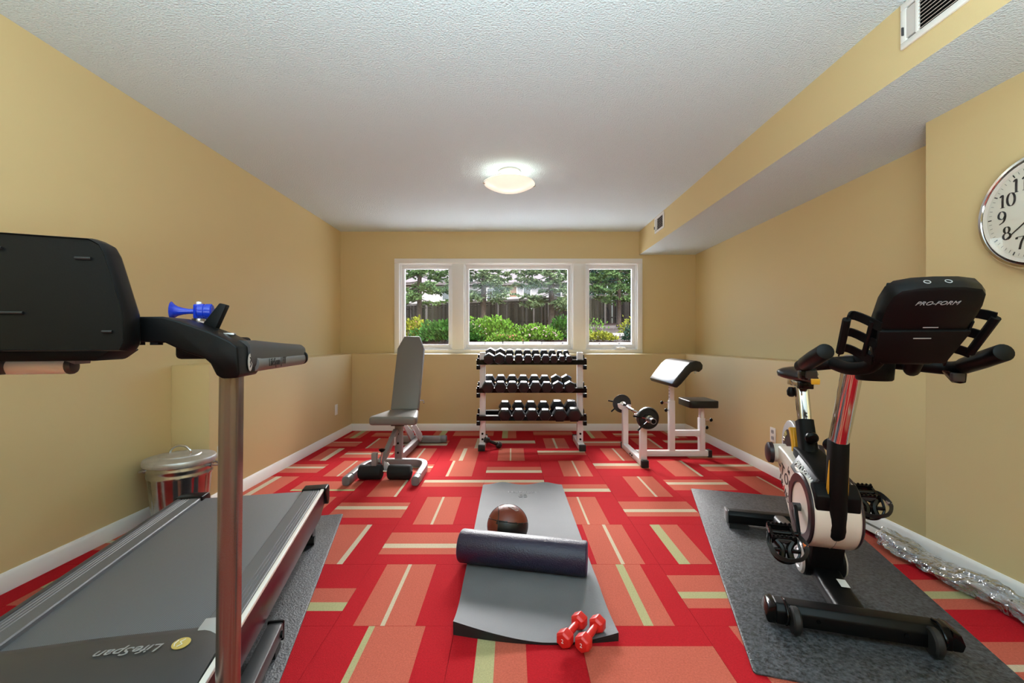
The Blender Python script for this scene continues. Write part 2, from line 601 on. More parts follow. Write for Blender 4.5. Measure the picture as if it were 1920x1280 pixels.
def carpet_tile(r, k):
    x0, x1 = 0.702 + T * k, 0.702 + T * (k + 1)
    y0, y1 = 1.649 + T * (r - 1), 1.649 + T * r
    sp = SP.get((r, k))
    if sp is None:
        rr = random.Random(r * 31 + k * 7)
        a = rr.uniform(.18, .3)
        s0 = a + rr.uniform(.1, .3)
        sp = (rr.choice('HV'), a, a + rr.uniform(.4, .52), s0, s0 + .07, 'b')
    xmin = XLK if y0 >= YKL else XL
    xmax = XRN
    ymax = YK
    g = 0.0007
    cx0, cx1 = max(x0 + g, xmin), min(x1 - g, xmax)
    cy0, cy1 = max(y0 + g, YN), min(y1 - g, ymax)
    if cx1 - cx0 < .01 or cy1 - cy0 < .01:
        return
    o, b0, b1, s0, s1, c = sp
    cuts = sorted({0.0, b0, b1, s0, s1, 1.0})
    mb = MB()
    for a, b in zip(cuts[:-1], cuts[1:]):
        mid = (a + b) / 2
        mi = 0
        if s0 <= mid <= s1:
            mi = 2 if c == 'b' else 3
        elif b0 <= mid <= b1:
            mi = 1
        if o == 'V':
            u0, u1 = max(x0 + T * a, cx0), min(x0 + T * b, cx1)
            v0, v1 = cy0, cy1
        else:
            u0, u1 = cx0, cx1
            v0, v1 = max(y1 - T * b, cy0), min(y1 - T * a, cy1)
        if u1 - u0 < 1e-4 or v1 - v0 < 1e-4:
            continue
        mb.add([(u0, v0, 0), (u1, v0, 0), (u1, v1, 0), (u0, v1, 0)], [(0, 1, 2, 3)], mi)
    e = .0015
    rim = [(cx0, cy0), (cx1, cy0), (cx1, cy1), (cx0, cy1)]
    for i in range(4):
        (ax, ay), (bx, by) = rim[i], rim[(i + 1) % 4]
        mb.add([(ax, ay, -.006), (bx, by, -.006), (bx, by, 0), (ax, ay, 0)], [(0, 1, 2, 3)], 0)
    mb.build('carpet_tile', [M['red'], M['salmon'], M['beige'], M['olive']], fl)


for r in range(-11, 9):
    for k in range(-7, 3):
        carpet_tile(r, k)

# walls -------------------------------------------------------------------------------------------------------
struct(MB().box(XL - .15, XL, YN, YB + .2, -.1, ZC + .1).build('wall_left', M['wall']))
struct(MB().box(XR, XR + .15, YJ - .1, YB + .2, -.1, ZC + .1).build('wall_right', M['wall']))
struct(MB().box(XRN, XR + .15, YN, YJ, -.1, ZC + .1).build('wall_right_near', M['wall']))
struct(MB().box(XL - .15, XR + .15, YN - .15, YN, -.1, ZC + .1).build('wall_front', M['wall']))
WX0, WX1, WZ0, WZ1 = -1.44, 1.60, 0.945, 2.07     # hole in the back wall
wb = MB()
wb.box(XL - .15, WX0, YB, YB + .2, -.1, ZC + .1).box(WX1, XR + .15, YB, YB + .2, -.1, ZC + .1)
wb.box(WX0, WX1, YB, YB + .2, -.1, WZ0).box(WX0, WX1, YB, YB + .2, WZ1, ZC + .1)
struct(wb.build('wall_back', M['wall']))
struct(MB().box(XLK - .001, XRN + .001, YK, YB, -.1, ZK).build('wall_back_lower', M['wall'], bevel=.006))
struct(MB().box(XL, XLK, YKL, YB, -.1, ZK).build('wall_left_lower', M['wall'], bevel=.006))
struct(MB().box(XRN, XR, YJ, YB, -.1, ZK).build('wall_right_lower', M['wall'], bevel=.006))
struct(MB().box(XL - .15, XR + .15, YN - .15, YB + .2, ZC, ZC + .12).build('ceiling', M['ceil']))
sf = MB()
x1 = XR + .05
sf.add([(XS, YN, ZS), (XS, YB, ZS), (XS, YB, ZC), (XS, YN, ZC)], [(0, 1, 2, 3)], 0)
sf.add([(XS, YN, ZS), (x1, YN, ZS), (x1, YB, ZS), (XS, YB, ZS)], [(0, 1, 2, 3)], 1)
sfo = sf.build('ceiling_soffit', [M['wall'], M['ceil']])
struct(sfo)


def baseboard(name, x0, x1, y0, y1, axis, sgn):
    h, d = .083, .014
    prof = [(0, 0), (d, 0), (d, h - .016), (d * .55, h - .006), (d * .35, h), (0, h)]
    mb = MB()
    if axis == 'y':      # runs along y, face towards sgn x
        mb.prism([(x0 + sgn * p, q) for p, q in prof], 'y', y0, y1)
    else:
        mb.prism([(y0 + sgn * p, q) for p, q in prof], 'x', x0, x1)
    struct(mb.build(name, M['trim']))


baseboard('baseboard_left', XL, XL, YN, YKL, 'y', 1)
baseboard('baseboard_left_end', XL + .014, XLK + .014, YKL, YKL, 'x', -1)
baseboard('baseboard_left_far', XLK, XLK, YKL - .014, YK, 'y', 1)
baseboard('baseboard_back', XLK, XRN, YK, YK, 'x', -1)
baseboard('baseboard_right', XRN, XRN, YN, YK, 'y', -1)

# window ------------------------------------------------------------------------------------------------------
tr = MB()
X0, X1, Z0, Z1 = -1.476, 1.637, ZK + .002, 2.103
w = .062
tr.box(X0, X1, YB - .02, YB, Z1 - w, Z1).box(X0, X0 + w, YB - .02, YB, Z0, Z1 - w).box(X1 - w, X1, YB - .02, YB, Z0, Z1 - w)
tr.box(X0, X1, YB - .024, YB, Z0, Z0 + .045)
struct(tr.build('trim_1', M['trim'], bevel=.004))
struct(MB().box(-.75, -.605, YB - .016, YB + .15, Z0 + .045, Z1 - w).build('trim_2', M['trim'], bevel=.004))
struct(MB().box(.765, .925, YB - .016, YB + .15, Z0 + .045, Z1 - w).build('trim_3', M['trim'], bevel=.004))
jb = MB()
jb.box(WX0 - .01, WX0 + .02, YB - .01, YB + .2, WZ0, WZ1).box(WX1 - .02, WX1 + .01, YB - .01, YB + .2, WZ0, WZ1)
jb.box(WX0, WX1, YB - .01, YB + .2, WZ1 - .02, WZ1 + .01).box(WX0, WX1, YB - .01, YB + .2, WZ0 - .01, WZ0 + .015)
struct(jb.build('trim_4', M['trim']))


def window(n, x0, x1, crank):
    z0, z1 = WZ0 + .015, WZ1 - .02
    root = bpy.data.objects.new('window_%d' % n, None)
    col.objects.link(root)
    root['kind'] = 'structure'
    fr = MB()
    a, b = .022, .044
    y = YB + .03
    fr.box(x0, x1, y, y + .09, z1 - a, z1).box(x0, x1, y, y + .09, z0, z0 + a).box(x0, x0 + a, y, y + .09, z0 + a, z1 - a).box(x1 - a, x1, y, y + .09, z0 + a, z1 - a)
    fr.build('window_frame', M['sash'], root, bevel=.003)
    sa = MB()
    y2 = y + .025
    sa.box(x0 + a, x1 - a, y2, y2 + .05, z1 - a - b, z1 - a).box(x0 + a, x1 - a, y2, y2 + .05, z0 + a, z0 + a + b)
    sa.box(x0 + a, x0 + a + b * .8, y2, y2 + .05, z0 + a + b, z1 - a - b).box(x1 - a - b * .8, x1 - a, y2, y2 + .05, z0 + a + b, z1 - a - b)
    sa.build('window_sash', M['sash'], root, bevel=.004)
    MB().box(x0 + a + b * .75, x1 - a - b * .75, y2 + .022, y2 + .028, z0 + a + b * .9, z1 - a - b * .9).build('window_pane', M['glass'], root)
    if crank:
        c = MB()
        cx = x0 + (x1 - x0) * .68
        c.box(cx - .06, cx + .06, y - .03, y + .002, z0 + .004, z0 + .034)
        c.tube([(cx - .045, y - .035, z0 + .024), (cx, y - .05, z0 + .03), (cx + .05, y - .045, z0 + .012)], .007, 8)
        c.build('window_crank', M['sash'], root, bevel=.003)


window(1, -1.42, -.75, False)
window(2, -.605, .765, False)
window(3, .925, 1.58, True)

# ================================================================== CEILING LIGHTS AND VENTS


def ceiling_light(x, y, label):
    t = thing('ceiling_light', label, 'lamp', (x, y, ZC), 0, 'frosted bowl ceiling lights')
    MB().lathe([(0.001, -.001), (.088, -.001), (.09, -.012), (.075, -.024), (.02, -.028), (.001, -.028)], n=32).build('lamp_base', M['lampbase'], t)
    R = .205
    prof = []
    for i in range(13):
        r = R * i / 12
        prof.append((max(r, .001), -.167 + .062 * (i / 12) ** 2))
    inner = [(max(r - .004, .001), z + .005) for r, z in reversed(prof)]
    MB().lathe(prof, n=48, caps=False).build('lamp_bowl', M['lamp'], t)
    MB().lathe(inner[:-1] + [(.001, inner[-1][1])], n=48, caps=False).build('bowl_lining', M['lampbase'], t)
    for a in (math.radians(188), math.radians(12), math.radians(100)):
        c, s = math.cos(a), math.sin(a)
        MB().tube(bez([(c * .06, s * .06, -.02), (c * .15, s * .15, -.05), (c * .205, s * .205, -.082), (c * .214, s * .214, -.1), (c * .2, s * .2, -.112)], 4), .0045, 8).build('lamp_clip', M['chrome'], t)
    for a in (0, PI):
        ld = bpy.data.lights.new('bulb', 'POINT')
        ld.energy = LAMP_BULB / 2
        ld.color = (.95, 1.0, .92)
        ld.shadow_soft_size = .03
        lo = bpy.data.objects.new('bulb', ld)
        lo.location = (.06 * math.cos(a), .06 * math.sin(a), -.115)
        lo.parent = t
        col.objects.link(lo)
    return t


ceiling_light(-.02, 3.58, 'frosted glass bowl ceiling light glowing in front of the window')
ceiling_light(0.0, 1.15, 'second frosted glass bowl ceiling light, above the near end of the exercise mat')


def vent(name, label, y0, y1, z0, z1, blank):
    """wall register on the soffit side, faces -x; y0 far end, y1 near end"""
    t = thing(name, label, 'vent', (XS, (y0 + y1) / 2, (z0 + z1) / 2))
    L, Hh = (y0 - y1) / 2, (z1 - z0) / 2
    b = .022 if L < .2 else .026
    fr = MB()
    fr.box(-.012, 0, -L, L, Hh - b, Hh).box(-.012, 0, -L, L, -Hh, -Hh + b).box(-.012, 0, -L, -L + b, -Hh + b, Hh - b).box(-.012, 0, L - b, L, -Hh + b, Hh - b)
    fr.build('vent_frame', M['trim'], t, bevel=.003)
    MB().box(-.001, .0, -L + b, L - b, -Hh + b, Hh - b).build('vent_backing', M['blackm'], t)
    pan = L - b - blank
    MB().box(-.010, -.002, pan, L - b, -Hh + b + .008, Hh - b - .008).build('damper_plate', M['ventplate'], t)
    MB().box(-.014, -.006, pan - .012, pan + .002, -Hh + b, Hh - b).build('divider', M['trim'], t, bevel=.001)
    MB().box(-.02, -.011, L - b * .7, L - b * .55, -Hh * .45, -Hh * .1).build('lever', M['dgrey'], t)
    segs = [(-L + b, pan - .012)] if L < .2 else [(pan - .012 - .17, pan - .012), (-L + b, pan - .012 - .182)]
    if L >= .2:
        MB().box(-.014, -.006, pan - .194, pan - .182, -Hh + b, Hh - b).build('divider', M['trim'], t, bevel=.001)
        segs = [(pan - .182, pan - .012), (-L + b, pan - .194)]
    n = 9 if L >= .2 else 7
    for a, e in segs:
        for i in range(n):
            z = -Hh + b + (i + .5) * (2 * (Hh - b)) / n
            R = Matrix.Translation((-.007, 0, z)) @ Matrix.Rotation(math.radians(-35), 4, 'Y')
            MB().box(-.007, .007, a, e, -.0012, .0012, R=R).build('vent_slat', M['slat'], t)


vent('air_vent', 'large white slatted air vent on the soffit nearest the camera', 1.805, 1.33, 2.252, 2.436, .045)
vent('air_vent', 'small white slatted air vent at the far end of the soffit', 4.92, 4.63, 2.26, 2.432, .05)


def outlet(label, loc, rz, kind):
    t = thing('wall_outlet', label, 'outlet', loc, rz)
    MB().box(-.036, .036, -.006, 0, -.058, .058).build('cover_plate', M['trim'], t, bevel=.003)
    if kind == 'outlet':
        for z in (-.025, .025):
            s = MB().prism([(a * .017, z + b * .015) for a, b in ((-1, -.6), (-.6, -1), (.6, -1), (1, -.6), (1, .6), (.6, 1), (-.6, 1), (-1, .6))], 'y', -.0085, -.005).build('socket', M['lgrey'], t)
            q = MB()
            q.box(-.008, -.005, -.0092, -.008, z - .004, z + .006).box(.005, .008, -.0092, -.008, z - .004, z + .005)
            q.build('slot', M['darkink'], s)
    else:
        MB().box(-.017, .017, -.0085, -.005, -.033, .033).build('blank_insert', M['sash'], t, bevel=.001)


outlet('white wall plate on the far end of the left knee wall', (XLK, 4.8, .322), PI / 2, 'plate')
outlet('white wall plate on the left knee wall behind the treadmill upright', (XLK, 2.90, .325), PI / 2, 'plate')
outlet('white double outlet on the right wall behind the exercise bike', (XRN, 3.494, .324), -PI / 2, 'outlet')

# ================================================================== GARDEN OUTSIDE


def gz(x, y):
    """height of the garden ground"""
    pts = [(5.75, .80), (7.4, .84), (7.75, 1.0), (9.4, 1.14), (9.8, 1.2), (14, 1.36), (22, 1.65), (30, 1.98), (34, 2.1), (70, 2.4)]
    b = pts[-1][1]
    for (ya, za), (yb, zb) in zip(pts[:-1], pts[1:]):
        if y <= yb:
            b = za + (zb - za) * max(0, (y - ya)) / (yb - ya)
            break
    return b + .045 * x * max(0, min(1, (y - 10) / 20))


gm = MB()
ys = [5.76, 7.4, 7.75, 9.4, 9.8, 12, 14, 18, 22, 26, 30, 34, 50, 70]
xs = [-40, -20, -10, -6, -3, 0, 3, 6, 10, 20, 40]
vs = [(x, y, gz(x, y) + (random.uniform(-.03, .03) if y > 10 else 0)) for y in ys for x in xs]
nx = len(xs)
gm.add(vs, [(j * nx + i, j * nx + i + 1, (j + 1) * nx + i + 1, (j + 1) * nx + i) for j in range(len(ys) - 1) for i in range(nx - 1)])
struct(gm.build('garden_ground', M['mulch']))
struct(MB().box(-6, 7, 5.78, 7.35, .70, .865).build('bounce_slab', mat('pale_bounce_slab', (225, 225, 224), .9, var=(3, .06), spec=.05)))  # unseen pale slab added below the window to bounce sunlight onto the ceiling


def stone_wall(name, label, x0, x1, y, z, seed, h=.12, wd=.3, rows=1):
    rr = random.Random(seed)
    t = thing(name, label, 'stone wall', ((x0 + x1) / 2, y, z))
    cx = (x0 + x1) / 2
    for k in range(rows):
        x = x0 + (wd * .5 if k % 2 else 0)
        while x < x1:
            w_ = wd * rr.uniform(.75, 1.2)
            d = rr.uniform(-.02, .02)
            mb = MB().box(x - cx + .006, x - cx + w_ - .006, -.1 + d, .12, k * h, k * h + h - .006 + rr.uniform(-.006, .006))
            mb.build('stone', M['stone'], t, bevel=.012)
            x += w_


stone_wall('stone_wall', 'front row of pale stone blocks edging the planting bed under the window', -1.2, 2.6, 7.6, .80, 3, .13, .3, 2)
stone_wall('stone_wall', 'upper row of pale stone blocks further back in the right window', 2.0, 3.9, 9.7, 1.12, 5, .13, .34, 1)


def leaf_cloud(mb, n, c, rx, ry, rz, size, rr, mi=0, shell=.55):
    for _ in range(n):
        while True:
            u = Vector((rr.uniform(-1, 1), rr.uniform(-1, 1), rr.uniform(-.25, 1)))
            if shell < u.length < 1:
                break
        k = 1 + .22 * math.sin(u.x * 9 + c[0] * 5) * math.cos(u.y * 7)
        p = Vector((c[0] + u.x * rx * k, c[1] + u.y * ry * k, c[2] + max(0, u.z) * rz * k + rr.uniform(0, .02)))
        d = (Vector((u.x, u.y, u.z + .5)) + Vector((rr.uniform(-1, 1), rr.uniform(-1, 1), rr.uniform(-.6, .9)))).normalized()
        s = size * rr.uniform(.6, 1.3)
        sd = d.cross(Vector((rr.uniform(-1, 1), rr.uniform(-1, 1), rr.uniform(-1, 1)))).normalized() * s * .32
        nn = d.cross(sd).normalized() * s * .12
        mb.add([p, p + d * s * .5 + sd + nn, p + d * s, p + d * s * .5 - sd + nn], [(0, 1, 2), (0, 2, 3)], mi)


def shrub(label, x, y, rx, rz, leafm, n, size, seed, cat='shrub', flowers=None, ry=None):
    rr = random.Random(seed)
    z = gz(x, y)
    t = thing('shrub', label, cat, (x, y, z))
    mb = MB()
    leaf_cloud(mb, n, (0, 0, .02), rx, ry or rx * .6, rz, size, rr)
    mb.build('foliage', M[leafm], t)
    st = MB()
    for _ in range(9):
        a = rr.uniform(0, 2 * PI)
        r_ = rr.uniform(.2, .7)
        st.tube([(0.05 * math.cos(a), .05 * math.sin(a), -.03), (rx * r_ * math.cos(a) * .6, rx * .4 * math.sin(a), rz * .45), (rx * r_ * math.cos(a), rx * .5 * r_ * math.sin(a), rz * .8)], [.009, .006, .003], 5)
    st.build('stem', M['bark'], t)
    if flowers:
        fm, fn, fs = flowers
        fb = MB()
        for _ in range(fn):
            a = rr.uniform(0, 2 * PI)
            e = rr.uniform(.2, 1.2)
            p = Vector((math.cos(a) * rx * math.cos(e), math.sin(a) * (ry or rx * .6) * math.cos(e), rz * math.sin(e) * 1.02 + .02))
            for q in range(5):
                b = q * 2 * PI / 5
                d1 = Vector((math.cos(b), math.sin(b) * .6, math.sin(b) * .8)) * fs
                d2 = Vector((math.cos(b + 1), math.sin(b + 1) * .6, math.sin(b + 1) * .8)) * fs
                fb.add([p, p + d1, p + d2 + Vector((0, -.005, .004))], [(0, 1, 2)])
        fb.build('blossom', M[fm], t)
    return t


shrub('low shrub with yellowish and rusty leaves at the left edge of the left window', -1.98, 8.9, .42, .36, 'leafc', 1300, .07, 11, flowers=('flowerr', 40, .018))
shrub('lush dark green leafy shrub on the right side of the left window', -1.25, 8.5, .62, .34, 'leafb', 2600, .08, 12)
shrub('big bright green mounded shrub at the left of the middle window', -.42, 8.8, .56, .40, 'leafa', 3600, .06, 13, flowers=('flower', 30, .014))
shrub('green shrub dotted with pale pink flowers right of the bright mound', .42, 8.7, .5, .26, 'leafa', 2200, .06, 14, flowers=('flower', 90, .016))
shrub('low flowering plant with rust blooms in front of the bright mound', -.1, 8.2, .34, .14, 'leafa', 700, .05, 19, flowers=('flowerr', 50, .016))
shrub('upright deep green shrub at the right edge of the middle window', 1.06, 9.2, .3, .42, 'leafb', 1500, .06, 15)
shrub('yellow green low plant between the two stone rows', 1.72, 8.6, .3, .13, 'leafc', 900, .05, 16)
shrub('small blue green shrub in front of the upper stone row', 2.38, 8.6, .22, .28, 'leafd', 900, .05, 17)
shrub('thin wispy stalks of a young plant above the upper stones', 1.98, 10.3, .26, .34, 'leafa', 130, .06, 18)
shrub('bushy wispy plant at the right edge of the right window', 2.74, 10.3, .26, .36, 'leafc', 300, .06, 20)


def spruce(label, x, y, seed, nm, low=1.0, h=9.0, tr_=.15, reach=2.1):
    rr = random.Random(seed)
    z = gz(x, y)
    t = thing('spruce_tree', label, 'tree', (x, y, z), 0, 'spruces in front of the fence')
    MB().tube([(0, 0, -.1), (0, 0, .2), (.02, 0, 2), (0, .03, 5), (0, 0, h)], [tr_ * 1.25, tr_, tr_ * .8, tr_ * .55, .02], 12).build('trunk', M['bark'], t)
    br, fo = MB(), MB()
    zz = low
    while zz < h - .3:
        k = 1 - (zz - low) / (h - low)
        dense = 1.0 if zz < 5.2 else .45
        nb = rr.randint(4, 6) if dense == 1 else 3
        a0 = rr.uniform(0, 6.28)
        for b in range(nb):
            a = a0 + b * 2 * PI / nb + rr.uniform(-.3, .3)
            L = (reach * (k ** .75) * rr.uniform(.7, 1.1)) + .15
            if zz < low + .25:
                L *= .75
            dx, dy = math.cos(a), math.sin(a)
            z0 = zz + rr.uniform(-.12, .12)
            dr = rr.uniform(.02, .26)
            pts = [Vector((dx * L * f, dy * L * f, z0 - dr * L * math.sin(f * 2.2) + .10 * L * f * f)) for f in (0, .25, .5, .75, 1)]
            br.tube(pts, [.022, .018, .013, .008, .004], 4, caps=False)
            bare = rr.uniform(.2, .42)
            nt = int(7.5 * L * dense) + 3
            for q in range(nt):
                f = bare + (1 - bare) * (q + rr.random()) / nt
                i = min(3, int(f * 4))
                g = f * 4 - i
                p = pts[i].lerp(pts[i + 1], g)
                sgn = 1 if q % 2 else -1
                tl = (.42 * (1.15 - f) + .13) * rr.uniform(.7, 1.2)
                td = Vector((dx * .7 - dy * sgn * .8, dy * .7 + dx * sgn * .8, rr.uniform(-.55, .2))).normalized()
                br.add([p, p + td * tl, p + Vector((0, 0, .008))], [(0, 1, 2)])
                m_ = 6 if dense == 1 else 3
                for e in range(m_):
                    c = p + td * tl * (e + .6) / m_
                    for w_ in range(3):
                        d = (td * .7 + Vector((rr.uniform(-1, 1), rr.uniform(-1, 1), rr.uniform(-.5, .9))) * .75).normalized()
                        s = rr.uniform(.09, .17)
                        sd = d.cross(Vector((rr.uniform(-1, 1), rr.uniform(-1, 1), rr.uniform(-1, 1)))).normalized() * s * .28
                        fo.add([c - sd, c + d * s, c + sd], [(0, 1, 2)])
        zz += rr.uniform(.2, .34) if dense == 1 else .5
    br.build('branches', M['bark'], t)
    fo.build('needles', M[nm], t)


spruce('spruce with a slim trunk seen through the left window', -4.63, 22.0, 31, 'needle', low=1.75, tr_=.14, reach=2.2)
spruce('spruce left of centre in the middle window, its base hidden by the bright shrub', -1.41, 21.5, 32, 'needle2', low=1.6, tr_=.15, reach=1.75)
spruce('spruce right of centre in the middle window with drooping low branches', 1.95, 22.0, 33, 'needle2', low=1.35, tr_=.16, reach=1.9)
spruce('spruce with a pale trunk seen through the right window', 5.32, 22.0, 34, 'needle', low=1.5, tr_=.12, reach=1.7)

# fence: posts, pickets and rail follow the slope
ft = thing('board_fence', 'long weathered grey board fence behind the spruces', 'fence', (0, 30, 0))
zb = lambda x: 1.99 + .047 * (x + 2.9)
x = -9.0
i = 0
frr = random.Random(4)
pick = None
while x < 11.2:
    w_ = .128
    o = None
    if pick is None:
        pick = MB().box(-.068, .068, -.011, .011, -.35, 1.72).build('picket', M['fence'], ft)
        o = pick
    else:
        o = pick.copy()
        col.objects.link(o)
        o.parent = ft
    o.location = (x + frr.uniform(-.004, .004), frr.uniform(-.012, .012) + (.045 if i % 2 else 0), zb(x) + frr.uniform(-.02, .03))
    o.scale = (frr.uniform(.9, 1.1), 1, frr.uniform(.985, 1.015))
    x += w_
    i += 1
pp = None
for k in range(9):
    x = -8.2 + k * 2.42
    if pp is None:
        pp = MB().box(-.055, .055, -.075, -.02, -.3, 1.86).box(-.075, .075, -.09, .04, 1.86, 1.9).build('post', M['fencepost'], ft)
        o = pp
    else:
        o = pp.copy()
        col.objects.link(o)
        o.parent = ft
    o.location = (x, 0, zb(x) - .03)
for dz in (.25, 1.5):
    MB().tube([(-9.1, .05, zb(-9.1) + dz), (11.2, .05, zb(11.2) + dz)], .05, 4).build('rail', M['fence'], ft)
MB().tube([(-9.1, 0, zb(-9.1) + 1.75), (11.2, 0, zb(11.2) + 1.75)], 1.0, section=[(-.02, -.07), (.02, -.07), (.02, .07), (-.02, .07)]).build('cap_rail', M['fencepost'], ft)

# house beyond the fence
hs = thing('neighbour_house', 'white sided house with grey roof behind the fence', 'house', (-3, 44, 2.2))
MB().box(-9, 12, 0, 8, -.3, 4.6).build('wall', M['house'], hs)
MB().prism([(-.7, 4.5), (-.7, 4.65), (4, 7.4), (8.7, 4.65), (8.7, 4.5)], 'x', -9.6, 12.6).build('roof', M['roof'], hs)
MB().box(-9.6, 12.6, -.75, -.68, 4.42, 4.68).build('fascia', M['fascia'], hs)
for xw, ww, hh, z, mm in ((1.05, 1.0, 1.25, 2.9, 'housewin'), (3.1, .7, 1.0, 3.3, 'brownwin'), (4.5, .7, 1.0, 3.2, 'housewin'), (7.4, .9, 1.1, 3.0, 'housewin'), (-3.5, .9, 1.1, 3.0, 'housewin')):
    f = MB()
    f.box(xw - ww / 2 - .08, xw + ww / 2 + .08, -.06, 0, z + hh, z + hh + .08).box(xw - ww / 2 - .08, xw + ww / 2 + .08, -.06, 0, z - .08, z)
    f.box(xw - ww / 2 - .08, xw - ww / 2, -.06, 0, z, z + hh).box(xw + ww / 2, xw + ww / 2 + .08, -.06, 0, z, z + hh)
    f = f.build('window', M['trim'], hs)
    MB().box(xw - ww / 2, xw + ww / 2, -.03, .0, z, z + hh).build('pane', M[mm], f)


def leafy_tree(label, x, y, seed, leafm, h=8, r=2.6):
    rr = random.Random(seed)
    t = thing('leafy_tree', label, 'tree', (x, y, gz(x, y)))
    MB().tube([(0, 0, -.1), (.1, 0, h * .3), (0, .1, h * .55), (.1, 0, h * .8)], [.2, .16, .12, .04], 8).build('trunk', M['bark'], t)
    fo = MB()
    for _ in range(16):
        a = rr.uniform(0, 6.28)
        q = rr.uniform(.2, .8) * r
        leaf_cloud(fo, 260, (q * math.cos(a), q * math.sin(a), rr.uniform(h * .22, h * .85)), r * .5, r * .5, r * .45, .22, rr, shell=.3)
    fo.build('foliage', M[leafm], t)


leafy_tree('blue green leafy tree beyond the fence at the left of the right window', 7.0, 35, 41, 'leafd', 6, 2.2)
leafy_tree('green leafy tree beyond the fence at the right edge of the right window', 10.3, 36, 42, 'leafb', 5.5, 1.9)

# ================================================================== MATS ON THE FLOOR


def rubber_mat(name, label, x0, x1, y0, y1, loc, rz, hgt, m):
    t = thing(name, label, 'mat', loc, rz)
    MB().prism([(a + (x0 + x1) / 2, b + (y0 + y1) / 2) for a, b in rrect(x1 - x0, y1 - y0, .012, 3)], 'z', 0, hgt).build('mat_sheet', m, t, bevel=.0025)
    return t


M['matbike'] = mat('embossed_rubber_mat', (58, 60, 65), .5, voro=(160, .5, .002), var=(85, .9))
M['mattread'] = mat('treadmill_rubber_mat', (55, 58, 63), .5, voro=(160, .5, .002), var=(85, .7))
BA, TA = math.radians(-16.3), math.radians(12.5)
BP, TP = (1.2351, 1.5871, 0.0), (-1.253, 1.7708, 0.0)
rubber_mat('exercise_mat', 'dark grey embossed rubber mat under the exercise bike', -.395, .407, -.301, 1.54, BP, BA, .007, M['matbike'])
rubber_mat('exercise_mat', 'dark grey rubber mat under the treadmill', -.44, .425, -1.25, .867, TP, math.radians(13.2), .006, M['mattread'])


def yoga_z(u, v):
    """height of the mat top; u 0..1 left to right, v 0..1 near to far"""
    e = max(0, 1 - v / .16) ** 2
    z = e * (.052 * max(0, 1 - u / .55) ** 1.3 + .028 * max(0, (u - .72) / .28) ** 1.5)
    z += .012 * math.exp(-((v - .22) / .05) ** 2) * (.4 + .6 * math.sin(u * 3.1))
    f = max(0, (v - .93) / .07) ** 2
    z += f * .02 * (math.exp(-((u - .25) / .14) ** 2) + math.exp(-((u - .78) / .14) ** 2))
    return z + .0095


YX0, YX1, YY0, YY1 = -.213, .366, 1.568, 3.245
ym = MB()
nu, nv = 24, 60
top = [[(YX0 + (YX1 - YX0) * i / nu + .012 * (1 - j / nv) * (i / nu) , YY0 + (YY1 - YY0) * j / nv - (.035 * (i / nu) + .036 * math.sin(PI * i / nu)) * max(0, 1 - j / 20), yoga_z(i / nu, j / nv)) for i in range(nu + 1)] for j in range(nv + 1)]
top[0] = [(x, y + .002, .0082) for x, y, z in top[1]]
vs = [p for r in top for p in r] + [(x, y, z - .0075) for r in top for x, y, z in r]
W_ = nu + 1
K_ = W_ * (nv + 1)
fs = []
mi = []
for j in range(nv):
    for i in range(nu):
        a = j * W_ + i
        fs.append((a, a + 1, a + 1 + W_, a + W_))
        mi.append(1 if j == 0 else 0)
        mi.append(1)
        fs.append((K_ + a, K_ + a + W_, K_ + a + 1 + W_, K_ + a + 1))
for i in range(nu):
    fs.append((i, K_ + i, K_ + i + 1, i + 1))
    a = nv * W_ + i
    fs.append((a, a + 1, K_ + a + 1, K_ + a))
for j in range(nv):
    a = j * W_
    fs.append((a, a + W_, K_ + a + W_, K_ + a))
    a = j * W_ + nu
    fs.append((a, K_ + a, K_ + a + W_, a + W_))
ymt = thing('yoga_mat', 'long grey foam exercise mat with a curled near edge on the carpet', 'mat', (0, 0, 0))
ym.add(vs, fs)
ym.m = mi + [1] * (len(fs) - len(mi))
ym.build('mat_sheet', [M['yoga'], M['yogaside']], ymt, smooth=50)
text('lettering', 'Harbinger', .052, frame((.075, 3.085, .0105), (1, 0, 0), (0, 1, 0)), M['matink'], ymt, ext=.0004)
lg = MB()
for sx in (-1, 1):
    lg.tube([(.075 + sx * a, 3.005 + b, .0105) for a, b in ((.004, -.02), (.024, -.02), (.028, 0), (.024, .02), (.004, .02))], .0028, 5)
lg.box(.062, .088, 3.002, 3.008, .0098, .0112)
lg.build('emblem', M['matink'], ymt)

# foam roller, basketball, red dumbbells ------------------------------------------------------------------------
ra = math.atan2(-.129, .5645)
fr_ = thing('foam_roller', 'dark navy foam roller lying across the grey exercise mat', 'foam roller', (.047, 2.052, .0855), ra)
MB().lathe([(.001, -.298), (.066, -.298), (.073, -.296), (.0755, -.29), (.0755, .29), (.073, .296), (.066, .298), (.001, .298)], R=Matrix.Rotation(PI / 2, 4, 'Y'), n=48).build('foam_cylinder', [M['roller']], fr_)
for sx in (-1, 1):
    MB().lathe([(.001, .0), (.070, 0), (.070, .0008), (.001, .0008)], c=(sx * .2985 - (.0004), 0, 0), R=Matrix.Rotation(PI / 2, 4, 'Y'), n=40).build('end_face', M['rollerend'], fr_)

bb = thing('basketball', 'small brown basketball with black panels behind the foam roller', 'ball', (-.022, 2.275, .1145))
RB = .104
bm_ = MB()
n1, n2 = 32, 48
q = [[Vector((math.sin(PI * i / n1) * math.cos(2 * PI * j / n2), math.sin(PI * i / n1) * math.sin(2 * PI * j / n2), math.cos(PI * i / n1))) for j in range(n2)] for i in range(n1 + 1)]
Rb = Matrix.Rotation(.12, 3, 'Y') @ Matrix.Rotation(-.25, 3, 'X')
Rbi = Rb.transposed()


